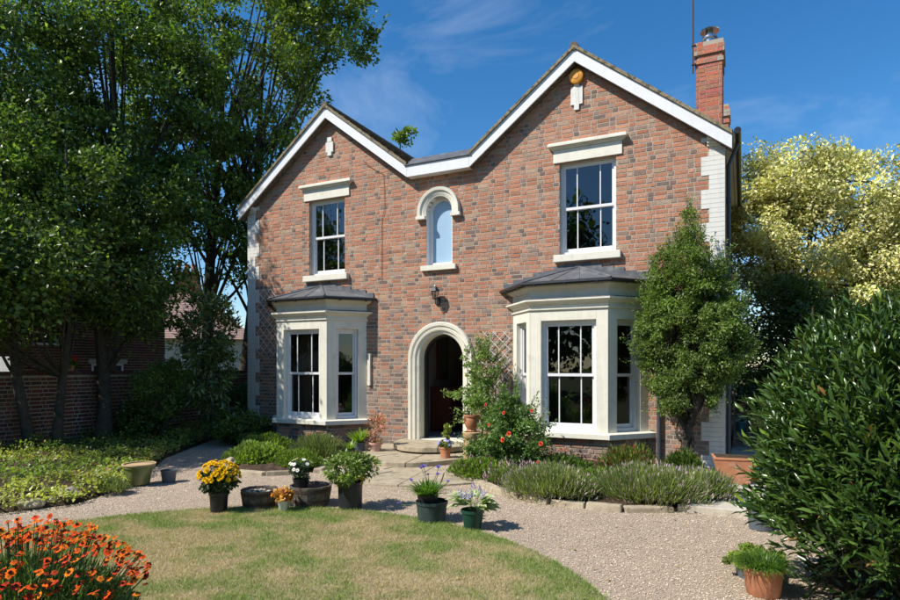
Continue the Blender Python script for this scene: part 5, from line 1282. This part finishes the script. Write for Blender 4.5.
# rocks
def rock(label, p_, s_):
    bm = bmesh.new(); bmesh.ops.create_icosphere(bm, subdivisions=3, radius=1)
    import mathutils.noise as mn
    for v in bm.verts:
        d = 1+.35*mn.noise(v.co*1.3+Vector(p_))+.10*mn.noise(v.co*5+Vector(p_)); v.co = Vector((v.co.x*s_[0], v.co.y*s_[1], v.co.z*s_[2]))*d
    me = bpy.data.meshes.new('rock'); bm.to_mesh(me); bm.free(); me.materials.append(M['stone']); o = bpy.data.objects.new('rock', me); o.location = p_; link(o); return tagset(o, label, 'rock')
rock('flat grey-brown rock in the left border nearest the lawn', (-7.95, -6.6, .05), (.19, .13, .07))
rock('higher grey-brown rock in the border between the flat rock and the glazed pot', (-7.95, -6.15, .08), (.15, .11, .10))
rock('small broken rock lying between the two larger rocks of the left border', (-7.93, -6.38, .05), (.09, .07, .06))
rock('small rock at the edge of the bed below the left bay', (-7.95, -3.35, .08), (.13, .1, .10))
# left border ground cover
n = 64000; g = np.random.default_rng(90)
x = g.uniform(-12.8, -7.5, n); y = g.uniform(-11, 3, n); k = in_poly(x, y, [(a_+(.13 if a_ > -12.5 else 0), b__) for a_, b__ in BORDER]); x, y = x[k], y[k]; n = len(x)
hh = np.clip(.16+.16*snoise(x, y, 2.6, 91)+.10*snoise(x, y, 8, 92), .03, .5)
dd = np.clip((x+12.8)/5, 0, 1); hh = hh*(1.35-.5*dd)
P = np.stack([x, y, .05+hh*g.random(n)**.6], 1)
mixv = np.clip(.5+snoise(x, y, 1.6, 93), 0, 1)[:, None]
T = pal(n, [(.28, .34, .05), (.40, .43, .09), (.48, .46, .14)], .3, g)*mixv+pal(n, [(.12, .20, .035), (.17, .25, .05)], .3, g)*(1-mixv)
T *= np.clip(1+.35*snoise(x, y, 5, 98), .45, 1.6)[:, None]; rd = g.random(n) < .12*np.clip(snoise(x, y, 3, 97)+.3, 0, 1); T[rd] = pal(int(rd.sum()), [(.45, .16, .10), (.5, .32, .16)], .2, g)
o = leaf_cloud('ground_cover', P, g.normal(size=(n, 3))*.7+np.array([.2, -.2, .35]), g.normal(size=(n, 3))*.4+np.array([0, -.1, 1]), .035+.04*g.random(n), .03+.02*g.random(n), T, M['leaf'], None, kind='stuff')
tagset(o, 'low yellow-green ground cover plants filling the left border', 'ground cover')
mound('santolina', 'pale feathery clump beside the olive green glazed pot', -7.82, -5.62, .22, .17, 2600, [(.24, .27, .13), (.18, .22, .09)], 94, L=.06, W=.007, z0=.04)
# red flowers on the wall
p_ = (-12.98, -3.0, GWH+.08)
t = thing('red_geranium', 'red geranium with a few white blooms sitting on top of the garden wall', 'potted plant', p_)
b_ = MB(); b_.lathe([(.06, 0), (.08, .1), (.085, .12), (.001, .11)], 14); b_.build('pot', M['terracotta'], t, False)
cloud('foliage', t, (0, 0, .16), (.12, .16, .08), 400, .05, G_M, 95, ncl=12, clr=.05, asp=.8)
P, N = dome(16, (0, 0, .2), (.12, .17, .13), 96, 0); hm = head_mesh('flower', 8, .035, .03, .3, (.75, .04, .02), (.7, .1, .05), .01, 2); heads('flower', hm, P[:12], N[:12]+np.array([.6, -.3, 0]), [1]*12, t)
hm = head_mesh('flower', 8, .03, .026, .3, (.75, .7, .75), (.7, .7, .5), .01, 2); heads('flower', hm, P[12:], N[12:]+np.array([.6, -.3, 0]), [1]*4, t)
# heleniums in the left foreground
t = thing('helenium_clump', 'clump of red and orange helenium daisies in the left foreground', 'flowering plant', (-3.72, -9.0, .08))
g = np.random.default_rng(97); P = []
for _ in range(290):
    a_ = g.random()*6.283; r_ = .66*math.sqrt(g.random()); P.append((r_*math.cos(a_)*1.05, r_*math.sin(a_), (.80-.34*(r_/.66)**2)*(.80+.22*g.random())))
P = np.array(P); b_ = MB()
for p in P: b_.tube(bez(np.array([p[0]*.35, p[1]*.35, 0]), np.array([p[0]*.7, p[1]*.7, p[2]*.5]), p, 5), .0028, 4)
b_.build('stems', M['stem'], t, False)
HC = [((.70, .075, .01), (.06, .025, .01)), ((.74, .12, .01), (.07, .03, .01)), ((.78, .19, .015), (.10, .05, .01)), ((.55, .05, .02), (.05, .02, .01))]
ms_ = [head_mesh('flower', 10, .025, .014, -.2, a_, c_, .0095, 1, cz=.008) for a_, c_ in HC]
for i, p in enumerate(P): heads('flower', ms_[g.integers(0, 4)], [p], [(g.normal()*.35-.1, g.normal()*.35-.35, .9)], [.8+.4*g.random()], t)
V_, F_, C_ = [], [], []
for _ in range(420):
    a_ = g.random()*6.283; r_ = .68*math.sqrt(g.random()); c_ = np.array([r_*math.cos(a_)*1.05, r_*math.sin(a_), (.79-.34*(r_/.68)**2)*(.82+.2*g.random())]); tl = g.normal(size=2)*.3
    col_ = np.array(HC[g.integers(0, 4)][0]); n0 = len(V_); V_.append(c_+[0, 0, .006]); C_.append((.08, .03, .01))
    for q in range(10): b__ = 6.283*q/10; rr_ = .019*(1 if q % 2 else .72); V_.append(c_+[rr_*math.cos(b__), rr_*math.sin(b__), rr_*(tl[0]*math.cos(b__)+(tl[1]+.35)*math.sin(b__))]); C_.append(tuple(col_*(.8+.4*g.random())))
    F_ += [(n0, n0+1+q, n0+1+(q+1) % 10) for q in range(10)]
tri_mesh('small_flowers', np.array(V_), np.array(F_), np.array(C_), M['petal'], t, False, 'stuff')
n = 15000; d = norm(g.normal(size=(n, 3))); d[:, 2] = np.abs(d[:, 2]); Pq = d*(.3+.70*g.random((n, 1))**.6)*np.array([.66, .64, .56])
leaf_cloud('foliage', Pq, norm(d*.6+np.array([0, 0, .6])+g.normal(size=(n, 3))*.4), g.normal(size=(n, 3))+np.array([0, 0, .6]), .05+.03*g.random(n), .011, pal(n, [(.12, .19, .05), (.16, .24, .07), (.08, .14, .04)], .3, g), M['leaf'], t, world=False)
mound('low_plant', 'small yellow-green plant in the bed right of the heleniums', -3.02, -8.42, .18, .13, 2200, G_B, 98, L=.04, W=.02, z0=.06)
mound('low_plant', 'dark mossy clump at the lawn edge in front of the heleniums', -3.35, -8.32, .2, .10, 2200, G_M+G_D, 99, L=.03, W=.015, z0=.05)

# fallen leaves on gravel, lawn and steps
n = 420; g = np.random.default_rng(120); x = g.uniform(-10.5, .2, n); y = g.uniform(-8.5, -2.2, n)
k = ~in_poly(x, y, BORDER) & ~in_poly(x, y, BEDR) & ~in_poly(x, y, BEDL); x, y = x[k], y[k]; n = len(x)
z = np.where(np.hypot(x-LC[0], y-LC[1]) < LR, .035, .016)
o = leaf_cloud('fallen_leaves', np.stack([x, y, z], 1), g.normal(size=(n, 3))*np.array([1, 1, .12]), np.array([0, 0, 1.])+g.normal(size=(n, 3))*.3, .018+.022*g.random(n), .015+.01*g.random(n), pal(n, [(.32, .18, .07), (.42, .30, .10), (.22, .24, .06), (.18, .10, .05)], .3, g), M['petal'], None, kind='stuff')
tagset(o, 'dry fallen leaves scattered over the gravel and lawn', 'fallen leaves')
